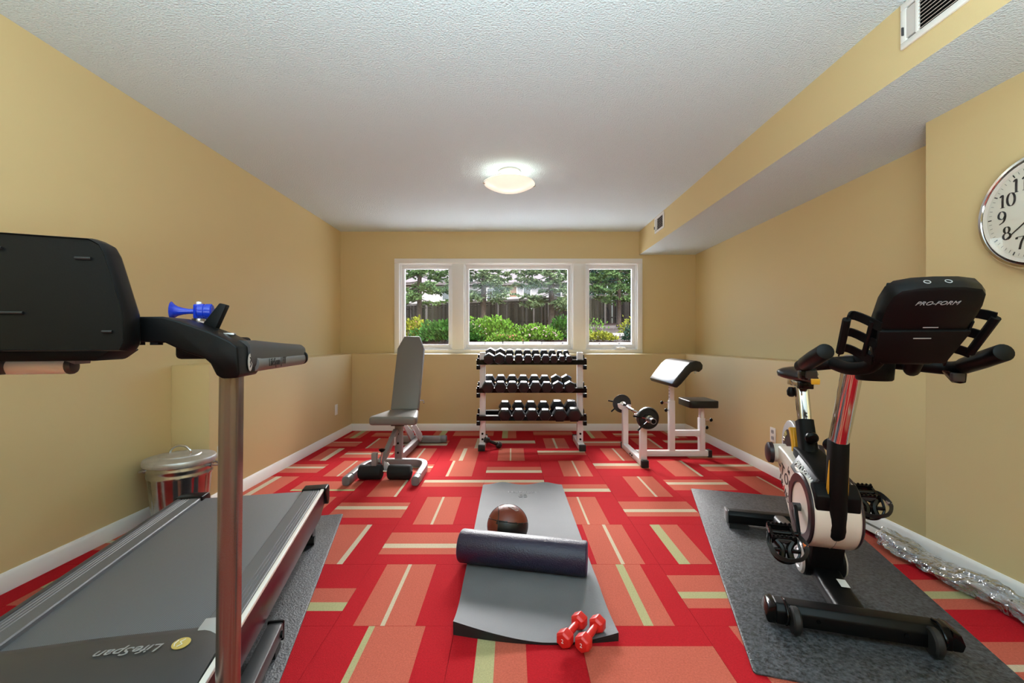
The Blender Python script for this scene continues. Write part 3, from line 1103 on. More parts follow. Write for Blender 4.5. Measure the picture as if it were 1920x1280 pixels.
def ball_black(p):
    p = Rbi @ p
    return (p.z < .28 and p.x > -.55 and p.y < .1) or (p.y > .35 and p.z > .1 and p.x < -.1)


for i in range(n1):
    for j in range(n2):
        j2 = (j + 1) % n2
        vs = [q[i][j] * RB, q[i + 1][j] * RB, q[i + 1][j2] * RB, q[i][j2] * RB]
        c_ = (vs[0] + vs[1] + vs[2] + vs[3]) / (4 * RB)
        bm_.add(vs, [(0, 1, 2, 3)], 1 if ball_black(c_) else 0)
o = bm_.build('ball_skin', [M['ball'], M['ballblack']], bb, smooth=180)
b2 = bmesh.new()
b2.from_mesh(o.data)
bmesh.ops.remove_doubles(b2, verts=b2.verts, dist=1e-5)
bmesh.ops.recalc_face_normals(b2, faces=b2.faces)
for e in b2.edges:
    e.smooth = True
b2.to_mesh(o.data)
b2.free()


def ball_curve(fn, n=40):
    return [(Rb @ fn(i / n)).normalized() * (RB + .0002) for i in range(n + 1)]


sm = MB()
sm.tube(ball_curve(lambda t: Vector((math.cos(2 * PI * t), math.sin(2 * PI * t), .28))), .0022, 6, closed=False)
sm.tube(ball_curve(lambda t: Vector((-.55 - .1 * math.cos(2 * PI * t), math.sin(2 * PI * t), math.cos(2 * PI * t)))), .0022, 6)
sm.tube(ball_curve(lambda t: Vector((math.sin(2 * PI * t), .05, math.cos(2 * PI * t)))), .0022, 6)
sm.build('seam', M['seam'], bb)
sw = MB()
sw.tube([(Rb @ Vector(p)).normalized() * (RB + .0006) for p in ((-.12, -.42, .9), (.12, -.38, .92), (.34, -.3, .88), (.42, -.42, .8), (.3, -.55, .76), (.16, -.52, .84), (.02, -.45, .89), (-.12, -.42, .9))], .0012, 5)
sw.build('printed_outline', M['greyink'], bb)


def hex_dumbbell_parts(t, L, hl, hr, gr, hm, gm_, flat=True, chamfer=.2, ax='Y', hn=6):
    """two hexagonal heads and a grip along the local Y axis; origin at the middle of the grip"""
    a0 = 0 if flat else PI / 6
    for s in (-1, 1):
        rings = []
        for f, y in ((1 - chamfer, L / 2), (1, L / 2 - hl * .16), (1, L / 2 - hl * .8), (1 - chamfer * 1.2, L / 2 - hl)):
            rings.append([Vector((math.cos(a0 + k * 2 * PI / hn) * hr * f, s * y, math.sin(a0 + k * 2 * PI / hn) * hr * f)) for k in range(hn)])
        MB().loft(rings).build('head', hm, t, bevel=hr * .05, smooth=30)
    MB().tube([(0, -L / 2 + hl * .9, 0), (0, -L / 6, 0), (0, 0, 0), (0, L / 6, 0), (0, L / 2 - hl * .9, 0)], [gr * .92, gr, gr * 1.06, gr, gr * .92], 14).build('grip', gm_, t)


def red_db(label, a, b):
    a, b = Vector(a), Vector(b)
    c = (a + b) / 2
    d = b - a
    t = thing('dumbbell', label, 'dumbbell', c, math.atan2(-d.x, d.y), 'red hand weights on the mat')
    hex_dumbbell_parts(t, d.length + .044, .045, .0295, .0125, M['redvinyl'], M['redvinyl'], flat=False, chamfer=.22)
    L = d.length + .044
    text('weight_number', '2', .019, frame((0, -L / 2 - .0004, 0), (1, 0, 0), (0, 0, 1)), M['whiteink'], t)


red_db('left one of the two small red vinyl dumbbells on the near mat corner', (.183, 1.518, .043), (.246, 1.612, .043))
red_db('right one of the two small red vinyl dumbbells on the near mat corner', (.243, 1.495, .043), (.309, 1.592, .046))

# ================================================================== DUMBBELL RACK
RX, RY = .194, 4.45
rk = thing('dumbbell_rack', 'white three shelf dumbbell rack under the middle window', 'rack', (RX, RY, 0))
for s in (-1, 1):
    x = s * .49
    MB().box(x - .029, x + .029, -.03, .03, .055, .955).build('upright', M['whitem'], rk, bevel=.004)
    MB().box(x - .03, x + .03, -.15, .30, .0, .055).build('foot', M['whitem'], rk, bevel=.004)
    for y0, y1 in ((-.185, -.15), (.30, .33)):
        MB().box(x - .033, x + .033, y0, y1, 0, .06).build('foot_cap', M['rubber'], rk, bevel=.004)
    for z in (.085, .14):
        MB().cyl((x, -.031, z), (x, -.042, z), .011, n=6).build('bolt', M['black'], rk)
for zf in (.858, .58, .305):
    for y0, dz in ((-.075, 0), (.075, .03)):
        z = zf + dz
        r_ = MB().prism([(y0 - .02, z - .025), (y0 - .014, z - .025), (y0 - .014, z + .016), (y0 + .02, z + .022), (y0 + .02, z + .028), (y0 - .02, z + .022)], 'x', -.545, .545)
        r_.build('shelf_rail', M['blackg'], rk)
    for s in (-1, 1):
        MB().box(s * .49 - .012, s * .49 + .012, -.09, .10, zf - .03, zf - .006).build('shelf_bracket', M['whitem'], rk)
        for y0, dz in ((-.075, 0), (.075, .03)):
            MB().box(s * .527 - .018, s * .527 + .018, y0 - .024, y0 + .012, zf + dz - .072, zf + dz - .03).build('rail_end_cap', M['black'], rk, bevel=.004)
            MB().box(s * .53 - .014, s * .53 + .014, y0 - .01, y0 + .02, zf + dz + .022, zf + dz + .04).build('rail_stop', M['black'], rk, bevel=.004)

ORD = ['first', 'second', 'third', 'fourth', 'fifth', 'sixth', 'seventh', 'eighth', 'ninth', 'tenth']
F_ = 827.0


def shelf_row(shelf, zc, data, grp):
    n = len(data)
    for i, (px, wpx, pointed) in enumerate(data):
        hr = wpx / 5.819 * 4.27 / F_ / 2 * (1.12 if pointed else 1.0)
        X = (860 + px / 5.819 - 960) / F_ * 4.24
        L = .27 + hr * .9
        desc = 'black hex dumbbell, %s from the left on the %s rack shelf' % (ORD[i], shelf)
        t = thing('dumbbell', desc, 'dumbbell', (X, RY, zc + .0), 0, grp)
        hex_dumbbell_parts(t, L, hr * 1.35, hr, .0145, M['iron'], M['chrome'], flat=not pointed, chamfer=.16)
        t.rotation_euler = (math.radians(10.5), 0, random.uniform(-.015, .015))


shelf_row('top', .918, [(328, 116, 1), (445, 116, 1), (553, 106, 0), (658, 104, 0), (760, 102, 0), (858, 102, 0), (957, 100, 0), (1050, 96, 0), (1140, 78, 0), (1218, 80, 0)], 'hex dumbbells on the top shelf')
shelf_row('middle', .642, [(316, 142, 0), (452, 136, 0), (584, 134, 0), (712, 132, 0), (844, 134, 0), (966, 128, 0), (1095, 118, 1), (1222, 118, 1)], 'hex dumbbells on the middle shelf')
shelf_row('bottom', .37, [(500, 148, 0), (655, 146, 0), (803, 144, 0), (950, 140, 0), (1112, 168, 0), (1274, 170, 0)], 'hex dumbbells on the bottom shelf')
t = thing('dumbbell', 'little black dumbbell leaning on the left foot of the rack', 'dumbbell', (-.19, 4.375, .062), math.radians(-68), 'loose dumbbells on the floor')
hex_dumbbell_parts(t, .19, .05, .032, .014, M['plate'], M['plate'], flat=False, chamfer=.2)
t.rotation_euler = (math.radians(-26), 0, math.radians(-68))

# ================================================================== ADJUSTABLE BENCH
bn = thing('weight_bench', 'grey adjustable weight bench with upright back pad left of the rack', 'bench', (-.967, 3.9, 0))
sec = rrect(.048, .066, .008, 2)
pts = [(-.255, -.56, .034), (-.255, -.4, .034), (-.25, -.28, .034), (-.22, -.19, .034), (-.15, -.145, .034), (0, -.14, .034), (.15, -.145, .034), (.22, -.19, .034), (.25, -.28, .034), (.255, -.4, .034), (.255, -.56, .034)]
MB().tube(bez(pts, 3), 1.0, section=sec, up=(0, 0, 1)).build('front_frame', M['gunmetal'], bn)
for s in (-1, 1):
    MB().tube([(s * .255, -.575, .036), (s * .255, -.66, .036)], 1.0, section=rrect(.06, .07, .022, 3), up=(0, 0, 1)).build('foot_cap', M['grey'], bn, bevel=.006)
MB().box(-.03, .03, -.155, -.095, .04, .36).build('main_post', M['gunmetal'], bn, bevel=.005)
for z in (.12, .2, .28):
    MB().cyl((.0, -.156, z), (.0, -.163, z), .009, n=8).build('bolt', M['black'], bn)
MB().tube([(0, -.10, .07), (0, .66, .05)], 1.0, section=rrect(.055, .06, .006, 2), up=(0, 0, 1)).build('spine_beam', M['gunmetal'], bn)
MB().tube([(-.22, .72, .042), (.22, .72, .042)], 1.0, section=rrect(.06, .068, .01, 2), up=(0, 0, 1)).build('rear_foot', M['gunmetal'], bn)
for s in (-1, 1):
    MB().tube([(s * .22, .72, .043), (s * .285, .72, .043)], [1, .95], section=rrect(.07, .078, .03, 4), up=(0, 0, 1)).build('foot_cap', M['grey'], bn, bevel=.008)
# toothed back prop
tooth = [(.62, .06)]
for k in range(7):
    a = k / 7
    tooth += [(.62 - .34 * a, .11 + .17 * a), (.60 - .34 * a, .135 + .17 * a)]
tooth += [(.22, .30), (.18, .28), (.52, .06)]
MB().prism(tooth, 'x', .035, .047).build('toothed_prop', M['silver'], bn)
MB().prism(tooth, 'x', -.047, -.035).build('toothed_prop', M['silver'], bn)
MB().cyl((.03, .6, .085), (.06, .6, .085), .012, n=10).build('bolt', M['chrome'], bn)
MB().tube([(0, -.12, .355), (0, .14, .355)], 1.0, section=rrect(.05, .045, .006, 2), up=(0, 0, 1)).build('seat_support', M['gunmetal'], bn)
MB().tube([(-.055, -.17, .36), (.055, -.17, .36)], .012, 10).build('seat_pin', M['black'], bn)
MB().prism([(-.185, -.35), (.185, -.35), (.195, -.30), (.125, .07), (-.125, .07), (-.195, -.30)], 'z', .385, .455).build('seat', M['pad'], bn, bevel=.022, seg=4)
Rp = Matrix.Translation((0, .085, .44)) @ Matrix.Rotation(math.radians(-24.5), 4, 'X')
MB().prism([(-.125, 0), (.125, 0), (.128, .6), (.075, .73), (-.075, .73), (-.128, .6)], 'y', -.03, .03, R=Rp).build('back_pad', M['pad'], bn, bevel=.013, seg=3)
MB().prism([(-.118, .01), (.118, .01), (.121, .595), (.07, .72), (-.07, .72), (-.121, .595)], 'y', .03, .042, R=Rp).build('back_board', M['lgrey'], bn, bevel=.003)
MB().tube([Rp @ Vector((0, .065, .02)), Rp @ Vector((0, .065, .55))], 1.0, section=rrect(.05, .045, .006, 2), up=(1, 0, 0)).build('back_support', M['silver'], bn)
MB().tube([Rp @ Vector((.05, .05, .12)), Rp @ Vector((.15, .055, .11)), Rp @ Vector((.155, .05, .08))], .006, 8).build('pull_pin', M['chrome'], bn)
# leg roller holder
MB().tube([(-.012, -.17, .31), (-.055, -.35, .15), (-.075, -.44, .10)], 1.0, section=rrect(.04, .045, .005, 2), up=(0, 0, 1)).build('leg_bracket', M['gunmetal'], bn)
MB().box(-.055, .0, -.245, -.215, .20, .27).build('bracket_plate', M['silver'], bn, bevel=.003)
MB().cyl((-.0275, -.246, .235), (-.0275, -.256, .235), .01, n=8).build('bolt', M['black'], bn)
MB().box(-.113, -.073, -.52, -.475, .04, .205).build('roller_post', M['gunmetal'], bn, bevel=.004)
MB().tube([(-.055, -.46, .1), (-.05, -.45, .205)], .006, 8).build('pop_pin', M['chrome'], bn)
MB().lathe([(.001, 0), (.012, 0), (.024, .012), (.026, .02), (.012, .026), (.001, .027)], c=(-.05, -.45, .2), n=16).build('knob', M['black'], bn)
MB().prism([(-.03, .05), (.04, .03), (.045, .055), (0, .12), (-.03, .13)], 'y', -.47, -.455).build('pivot_plate', M['silver'], bn, bevel=.002)
MB().cyl((-.215, -.5, .062), (.2, -.5, .062), .011, n=12).build('roller_bar', M['chrome'], bn)
for x0, x1 in ((-.212, -.032), (.012, .193)):
    MB().lathe([(.012, x0), (.04, x0), (.052, x0 + .006), (.055, x0 + .016), (.055, x1 - .016), (.052, x1 - .006), (.04, x1), (.012, x1)], c=(0, -.5, .0585), R=Matrix.Rotation(PI / 2, 4, 'Y'), n=28).build('foam_roll', M['foam'], bn)

# ================================================================== PREACHER CURL BENCH AND BARBELL
pb = thing('preacher_bench', 'white framed preacher curl bench with black pads right of the rack', 'bench', (1.12, 4.07, 0))
sq = rrect(.052, .052, .005, 2)
MB().tube([(0, -.33, .03), (0, .33, .03)], 1.0, section=sq, up=(0, 0, 1)).build('base_bar', M['whitem'], pb)
for y0, y1 in ((-.365, -.33), (.33, .355)):
    MB().box(-.031, .031, y0, y1, 0, .062).build('foot_cap', M['rubber'], pb, bevel=.004)
for s in (-1, 1):
    MB().box(-.027, .027, s * .30 - .027, s * .30 + .027, .055, .405).build('bar_post', M['whitem'], pb, bevel=.004)
    MB().tube(bez([(-.055, s * .30, .45), (-.045, s * .30, .415), (0, s * .30, .402), (.035, s * .30, .415), (.042, s * .30, .44)], 4), 1.0, section=[(-.02, -.003), (.02, -.003), (.02, .003), (-.02, .003)], up=(0, 1, 0)).build('bar_cradle', M['whitem'], pb)
MB().tube([(.026, 0, .035), (.68, 0, .035)], 1.0, section=sq, up=(0, 0, 1)).build('main_beam', M['whitem'], pb)
MB().box(.68, .715, -.031, .031, 0, .066).build('foot_cap', M['rubber'], pb, bevel=.004)
for y in (-.04, .02):
    MB().cyl((-.027, y - .02, .03), (-.034, y - .02, .03), .009, n=8).build('bolt', M['black'], pb)
MB().box(.325, .377, -.026, .026, .06, .52).build('pad_post', M['whitem'], pb, bevel=.004)
MB().box(.331, .371, -.021, .021, .5, .70).build('pad_tube', M['whitem'], pb, bevel=.003)
for k in range(5):
    MB().cyl((.3305, 0, .55 + .03 * k), (.329, 0, .55 + .03 * k), .006, n=8).build('pin_hole', M['darkink'], pb)
MB().tube([(.376, 0, .22), (.61, 0, .22)], 1.0, section=sq, up=(0, 0, 1)).build('cross_beam', M['whitem'], pb)
MB().box(.602, .654, -.026, .026, .06, .36).build('seat_post', M['whitem'], pb, bevel=.004)
MB().box(.608, .648, -.021, .021, .34, .47).build('seat_tube', M['whitem'], pb, bevel=.003)
for x, s, z in ((.325, -1, .50), (.325, -1, .43), (.654, 1, .34), (.654, 1, .27)):
    long_ = z in (.50, .34)
    MB().cyl((x, 0, z), (x + s * (.055 if long_ else .02), 0, z), .006 if long_ else .009, n=10).build('pin', M['chrome'], pb)
    MB().lathe([(.001, 0), (.01, 0), (.017, .008), (.017, .016), (.01, .024), (.001, .025)], c=(x + s * (.05 if long_ else .012), 0, z), R=Matrix.Rotation(s * PI / 2, 4, 'Y'), n=14).build('pin_knob', M['black'], pb)
# arm pad: slab sloping up to the right with a rolled top, profile in x-z
prof = [(.245, .70), (.262, .672), (.29, .668), (.325, .70), (.41, .80), (.45, .815), (.475, .80), (.505, .825), (.51, .86), (.49, .89), (.45, .90), (.40, .885), (.36, .85), (.27, .735)]
cl_ = [Vector((p[0], 0, p[1])) for p in prof]
MB().prism(prof, 'y', -.31, .31).build('arm_pad', M['blackpad'], pb, bevel=.009, seg=3)
MB().box(.29, .42, -.05, .05, .66, .69, R=Matrix.Translation((0, 0, .02)) @ Matrix.Identity(4)).build('pad_plate', M['whitem'], pb)
MB().cyl((.44, -.312, .80), (.44, -.32, .80), .009, n=10).build('bolt', M['alu'], pb)
sp_ = MB().prism([(p + .595, q_) for p, q_ in rrect(.265, .30, .03, 3)], 'z', .468, .532).build('seat', M['blackpad'], pb, bevel=.012, seg=3)

br = thing('barbell', 'short curl barbell with small iron plates resting on the preacher bench posts', 'barbell', (1.12, 4.07, .43))
zz = lambda *a: Vector(a)
ez = [(0, -.44, 0), (0, -.27, 0), (0, -.2, .0), (.022, -.15, -.012), (-.028, -.07, .012), (-.015, 0, .006), (-.028, .07, .012), (.022, .15, -.012), (0, .2, 0), (0, .27, 0), (0, .44, 0)]
MB().tube(bez(ez, 4), .0135, 12).build('curl_bar', M['chrome'], br)
for s in (-1, 1):
    MB().cyl((0, s * .385, 0), (0, s * .41, 0), .03, n=20).build('inner_collar', M['chrome'], br)
    MB().cyl((0, s * .41, 0), (0, s * .58, 0), .024, n=20).build('sleeve', M['alu'], br)
    MB().lathe([(.025, 0), (.093, 0), (.093, .006), (.088, .022), (.08, .024), (.074, .016), (.042, .016), (.038, .028), (.025, .028)], c=(0, s * .425, 0), R=Matrix.Rotation(-s * PI / 2, 4, 'X'), n=36).build('weight_plate', M['plate'], br)
    cm = MB()
    yb_ = s * .462
    cm.tube([(math.cos(a) * .027, yb_ + s * .006 * a / PI, math.sin(a) * .027) for a in [PI * .9 + k * .25 for k in range(26)]], .0035, 6)
    cm.build('spring_collar', M['chrome'], br)
    for a, zz_ in ((2.95, 0), (3.9, .012)):
        d = Vector((math.cos(a), 0, math.sin(a)))
        p0 = d * .027 + Vector((0, yb_ + s * zz_, 0))
        MB().tube([p0, p0 + d * .04], .0035, 6).build('collar_wire', M['chrome'], br)
        MB().tube([p0 + d * .035 + Vector((0, s * .002, 0)), p0 + d * .105 + Vector((0, s * .01, 0))], .0075, 8).build('collar_grip', M['black'], br)
    MB().cyl((0, s * .581, 0), (0, s * .584, 0), .018, n=16).build('end_cap', M['black'], br)

# ================================================================== TRASH CAN
tcn = thing('trash_can', 'galvanised metal trash can with lid in the corner behind the treadmill', 'trash can', (-1.93, 2.567, 0))
zb_, zt_ = .01, .385
n = 96
rings = []
for z, r in ((0, .158), (.012, .160), (.02, .163), (.03, .163), (.036, .160), (.30, .190), (.308, .196), (.318, .196), (.326, .191), (.338, .192), (.346, .198), (.356, .198), (.364, .193), (.385, .196), (.389, .201), (.392, .196)):
    ring = []
    for j in range(n):
        a = 2 * PI * j / n
        k = 0
        if .04 < z < .295:
            k = 0
        f = (j % 8)
        k = .007 if (f in (0, 1) and .03 < z < .305) else 0
        ring.append((math.cos(a) * (r - k), math.sin(a) * (r - k), z))
    rings.append(ring)
MB().loft(rings).build('can_body', M['galv'], tcn, smooth=50)
MB().lathe([(.216, .377), (.218, .380), (.218, .400), (.213, .408), (.19, .413), (.128, .418), (.122, .424), (.06, .43), (.001, .431), (.001, .426), (.12, .418), (.2, .405), (.212, .398), (.213, .378)], n=64).build('lid', M['galvlid'], tcn)
MB().tube(bez([(-.075, .0, .428), (-.07, .0, .445), (-.04, .0, .468), (.0, 0, .476), (.04, 0, .468), (.07, 0, .445), (.075, 0, .428)], 5), .007, 10).build('lid_handle', M['chrome'], tcn)
for a0 in (math.radians(205), math.radians(25)):
    h = MB()
    ps = []
    for k in range(9):
        u = -1 + k / 4
        a = a0 + u * .28
        r = .199 + .032 * (1 - abs(u) ** 3)
        ps.append((math.cos(a) * r, math.sin(a) * r, .352 - .012 * (1 - u * u)))
    h.tube(ps, .006, 8).build('side_handle', M['alu'], tcn)
    for u in (-1, 1):
        a = a0 + u * .28
        d = Vector((math.cos(a), math.sin(a), 0))
        MB().cyl(d * .19 + Vector((0, 0, .352)), d * .208 + Vector((0, 0, .352)), .012, n=12).build('handle_rivet', M['alu'], tcn)
for ch in tcn.children:
    ch.data.transform(Matrix.Diagonal((.812, .812, .965, 1)))

# ================================================================== TREADMILL  (local: x right, y away from the camera)
tm = thing('treadmill', 'large black and silver treadmill with console and angled running deck on the left', 'treadmill', TP, TA)
YD0, YD1 = -.575, .67
MB().box(-.252, .252, YD0 - .02, YD1 - .03, .2, .232).build('running_belt', M['belt'], tm, bevel=.004)
for s in (-1, 1):
    n_ = 'side_rail'
    R_ = MB()
    xs_ = sorted((s * .246, s * .346))
    prof = [(.0, .205), (.0, .244), (.004, .248), (.048, .248), (.05, .245), (.053, .248), (.06, .248), (.062, .245), (.065, .248), (.072, .248), (.074, .245), (.077, .248), (.084, .248), (.087, .245), (.09, .247), (.10, .247), (.10, .205)]
    R_.prism([(s * (.246 + a), b) for a, b in prof], 'y', -.60, YD1 - .07)
    R_.build(n_, M['rail'], tm, smooth=20)
    MB().box(*sorted((s * .338, s * .3545)), -1.0, YD1 - .05, .238, .251).build('rail_trim', M['trim'] if s > 0 else M['dgrey'], tm, bevel=.003)
    MB().prism([(-.615, .244), (-.56, .249), (-.56, .262), (-.60, .262), (-.66, .25)], 'x', *sorted((s * .25, s * .33))).build('rail_front_cap', M['lgrey'], tm, bevel=.003)
    MB().prism([(-1.05, .12), (YD1 - .16, .12), (YD1 - .02, .165), (YD1 - .02, .238), (-1.05, .238)], 'x', *sorted((s * .325, s * .352))).build('side_panel', M['maroon'], tm, bevel=.003)
    # end cap at the rear
    MB().prism([(YD1 - .075, .255), (YD1 + .01, .253), (YD1 + .028, .235), (YD1 + .028, .155), (YD1 + .005, .14), (YD1 - .03, .16), (YD1 - .075, .23)], 'x', *sorted((s * .24, s * .366))).build('rear_end_cap', M['black'], tm, bevel=.007, seg=3)
    # rear foot
    MB().prism([(.44, .125), (.52, .125), (.535, .03), (.54, .006), (.46, .006), (.465, .03)], 'x', *sorted((s * .285, s * .325))).build('rear_foot', M['black'], tm, bevel=.004)
    MB().cyl((s * .28, .47, .028), (s * .333, .47, .028), .021, n=16).build('foot_wheel', M['rubber'], tm)
    # base frame on the floor
    MB().tube([(s * .365, -.30, .052), (s * .365, -1.08, .052)], 1.0, section=rrect(.05, .05, .006, 2), up=(0, 0, 1)).build('base_rail', M['dgrey'], tm)
    MB().box(*sorted((s * .338, s * .392)), -.312, -.298, .012, .082).build('base_end_cap', M['black'], tm, bevel=.004)
    MB().cyl((s * .391, -.34, .052), (s * .398, -.34, .052), .012, n=12).build('bolt', M['black'], tm)
    MB().box(*sorted((s * .34, s * .39)), -.40, -.34, .007, .03).build('rubber_pad', M['rubber'], tm)
    # upright
    MB().tube([(s * .405, -.828, .03), (s * .405, -.80, 1.0)], 1.0, section=rrect(.044, .064, .02, 6), up=(0, 1, 0)).build('upright', M['postm'], tm)
    MB().box(*sorted((s * .365, s * .445)), -.90, -.75, .02, .10).build('upright_foot', M['black'], tm, bevel=.008)
    # arm cover: sweeps from the console down on to the upright
    arm = [(.222, 1.118), (.288, 1.119), (.318, 1.110), (.381, 1.086), (.424, 1.064), (.440, 1.050), (.444, .985), (.438, .978), (.408, .977), (.396, .985), (.384, 1.012), (.372, 1.024), (.326, 1.042), (.293, 1.060), (.222, 1.063)]
    am = MB().prism([(s * a, b) for a, b in arm], 'y', -.865, -.735).build('arm_cover', M['black'], tm, bevel=.012, seg=3)
    MB().box(*sorted((s * .300, s * .385)), -.84, -.60, 1.022, 1.075).build('cup_tray', M['blackm'], tm, bevel=.01, seg=3)
    # handrail running back beside the user
    hr_ = MB()
    rings = []
    for y, z0_, z1_, x0_, x1_ in ((-.80, .992, 1.066, .388, .446), (-.73, .992, 1.066, .392, .450), (-.5, .988, 1.058, .394, .450), (-.27, .985, 1.052, .395, .449), (-.235, .99, 1.046, .398, .446)):
        rings.append([(s * (x0_ + x1_) / 2 + (x1_ - x0_) * p, y, (z0_ + z1_) / 2 + (z1_ - z0_) * q_) for p, q_ in rrect(1, 1, .28, 4)])
    hr_.loft(rings)
    hr_.build('handrail', M['dgrey'], tm, smooth=60)
    hb = MB().tube([(s * .432, -.76, 1.006), (s * .432, -.262, 1.0)], 1.0, section=rrect(.042, .042, .018, 5), up=(0, 0, 1)).build('grip_bar', M['grey'], tm, smooth=60)
    MB().tube([(s * .430, -.264, 1.004), (s * .430, -.246, 1.004)], 1.0, section=rrect(.056, .048, .02, 5), up=(0, 0, 1)).build('grip_end_cap', M['black'], tm, bevel=.004)
    if s == 1:
        text('lettering', 'LifeSpan | FIT', .03, frame((.4538, -.60, 1.005), (0, 1, 0), (0, 0, 1)), M['darkink'], tm)
        em = MB()
        em.lathe([(.001, 0), (.014, 0), (.0145, .0012), (.001, .0016)], c=(.4448, -.80, 1.012), R=Matrix.Rotation(PI / 2, 4, 'Y') @ Matrix.Diagonal((1.5, 1, 1, 1)), n=24)
        em.build('emblem', M['silver'], tm)
        MB().tube([(.4468, -.80 + a, 1.012 + b) for a, b in ((-.004, .012), (.003, .007), (-.003, 0), (.004, -.005), (-.003, -.012))], .0012, 5).build('emblem_mark', M['darkink'], tm)
        # black upright block standing on the arm
        MB().prism([(.318, 1.098), (.350, 1.086), (.378, 1.155), (.362, 1.160)], 'y', -.76, -.735, R=Matrix.Translation((0, 0, 0))).build('arm_block', M['blackm'], tm, bevel=.003)
        MB().box(.380, .41, -.80, -.785, 1.078, 1.084).build('arm_button', M['alu'], tm, bevel=.002)

# console
hw = [(-.262, 1.046), (.262, 1.046), (.256, 1.12), (.215, 1.245)]
ctr = [(.255, 1.043), (.262, 1.058), (.257, 1.12), (.214, 1.248), (.203, 1.268), (.184, 1.279), (.0, 1.285)]
full = ctr + [(-a, b) for a, b in reversed(ctr[:-1])]


def inset(poly, d, c=(0, 1.16)):
    return [(c[0] + (a - c[0]) * (1 - d), c[1] + (b - c[1]) * (1 - d)) for a, b in poly]


cm = MB()
rings = []
for d, y in ((.035, -.925), (.022, -.93), (.008, -.924), (0, -.912), (0, -.886), (.012, -.876), (.04, -.87)):
    rings.append([(a, y + (b - 1.16) * .12, b) for a, b in inset(full, d)])
cm.loft(rings)
cm.build('console', M['black'], tm, smooth=35)
MB().prism([(-.215, 1.046), (.215, 1.046), (.185, 1.022), (-.185, 1.022)], 'y', -.905, -.80).build('console_tray', M['blackm'], tm, bevel=.006)
for x, z, w_ in ((.172, 1.235, .014), (.02, 1.25, .014), (.225, 1.083, .009), (.06, 1.12, .02)):
    MB().tube([(x - w_, -.9275 + (z - 1.16) * .12, z), (x + w_, -.9275 + (z - 1.16) * .12, z)], .0032, 8).build('screw_slot', M['seam'], tm)
for x in (.235, .27):
    MB().box(x - .008, x + .008, -.86, -.84, 1.055, 1.064).build('cable_clip', M['blackm'], tm)
MB().tube([(-.095, -.835, 1.008), (.095, -.835, 1.008)], .0165, 20).build('pulse_bar', M['trim'], tm)
for s in (-1, 1):
    MB().tube([(s * .093, -.835, 1.0085), (s * .106, -.835, 1.009)], [.019, .017], 18).build('pulse_end_cap', M['dgrey'], tm, bevel=.004)
    MB().prism([(s * .02, 1.05), (s * .115, 1.012), (s * .115, 1.03), (s * .06, 1.052)], 'y', -.85, -.80).build('pulse_bracket', M['grey'], tm, bevel=.003)
MB().box(-.05, -.012, -.87, -.81, .992, 1.045).build('pulse_mount', M['dgrey'], tm, bevel=.006)

# motor hood
hp = [(-.572, .19), (-.572, .246), (-.585, .256), (-.62, .266), (-.72, .274), (-.86, .268), (-.98, .235), (-1.06, .17), (-1.08, .08), (-.7, .08)]
hd = MB()
hprof = lambda k: [(k[0], k[1])]
stations = [(-.335, .86), (-.31, .97), (-.27, 1.0), (0, 1.0), (.27, 1.0), (.31, .97), (.335, .86)]
rings = []
for x, f in stations:
    e = max(0, (abs(x) - .2) / .135)
    rings.append([(x, y if y > -.75 else y + e * e * (.10 if y < -.9 else .04), .08 + (z - .08) * (1 - .10 * e * e)) for y, z in hp])
hd.loft(rings)
hd.build('motor_hood', M['dgrey'], tm, smooth=40)
text('lettering', 'LifeSpan', .046, frame((.128, -.688, .2738), (-1, .02, 0), (0, -1, .05)), M['greyink'], tm, shear=.25)
MB().lathe([(.001, 0), (.021, 0), (.021, .0016), (.001, .002)], c=(.243, -.682, .2705), R=Matrix.Rotation(math.radians(4), 4, 'X'), n=28).build('emblem', M['goldink'], tm)
MB().tube([(.243 + a, -.682 + b, .2732) for a, b in ((-.004, -.015), (.005, -.006), (-.004, .004), (.005, .014))], .0012, 5).build('emblem_mark', M['whiteink'], tm)
MB().tube([(.232 + a, -.682 + b, .2732) for a, b in ((0, -.012), (-.004, 0), (0, .012))], .0012, 5).build('emblem_mark', M['whiteink'], tm)

# air horn in the arm tray
ah = thing('air_horn', 'blue trumpet air horn on a pale canister on the treadmill arm', 'air horn', None or (0, 0, 0))
Tm = Matrix.Translation(TP) @ Matrix.Rotation(TA, 4, 'Z')
ah.location = Tm @ Vector((.292, -.70, 1.074))
ah.rotation_euler = (0, 0, TA + math.radians(8))
MB().lathe([(.001, 0), (.022, 0), (.023, .003), (.023, .03), (.020, .038), (.012, .043), (.001, .043)], n=28).build('canister', mat('pale_canister', (214, 190, 176), .35), ah)
MB().lathe([(.012, .041), (.016, .043), (.016, .048), (.012, .049), (.001, .049), (.001, .041)], n=24).build('canister_collar', M['alu'], ah)
MB().box(-.011, .011, -.012, .012, .048, .086).build('valve_body', M['blue'], ah, bevel=.004)
MB().lathe([(.001, -.004), (.016, -.004), (.0205, 0), (.0205, .012), (.0185, .013), (.0185, .015), (.0205, .016), (.0205, .028), (.017, .031), (.001, .031)], c=(.0, 0, .067), R=Matrix.Rotation(PI / 2, 4, 'Y'), n=28).build('diaphragm_housing', M['blue'], ah)
pr = [(.0065, .0), (.0068, .012), (.0085, .024), (.0125, .036), (.019, .046), (.0245, .049), (.0225, .0475), (.012, .038), (.004, .024), (.001, .024)]
MB().lathe(pr, c=(-.010, 0, .067), R=Matrix.Rotation(-PI / 2, 4, 'Y'), n=32).build('trumpet', M['blue'], ah)
MB().lathe([(.001, 0), (.006, 0), (.006, .006), (.001, .007)], c=(0, 0, .086), n=16).build('press_button', M['whiteink'], ah)

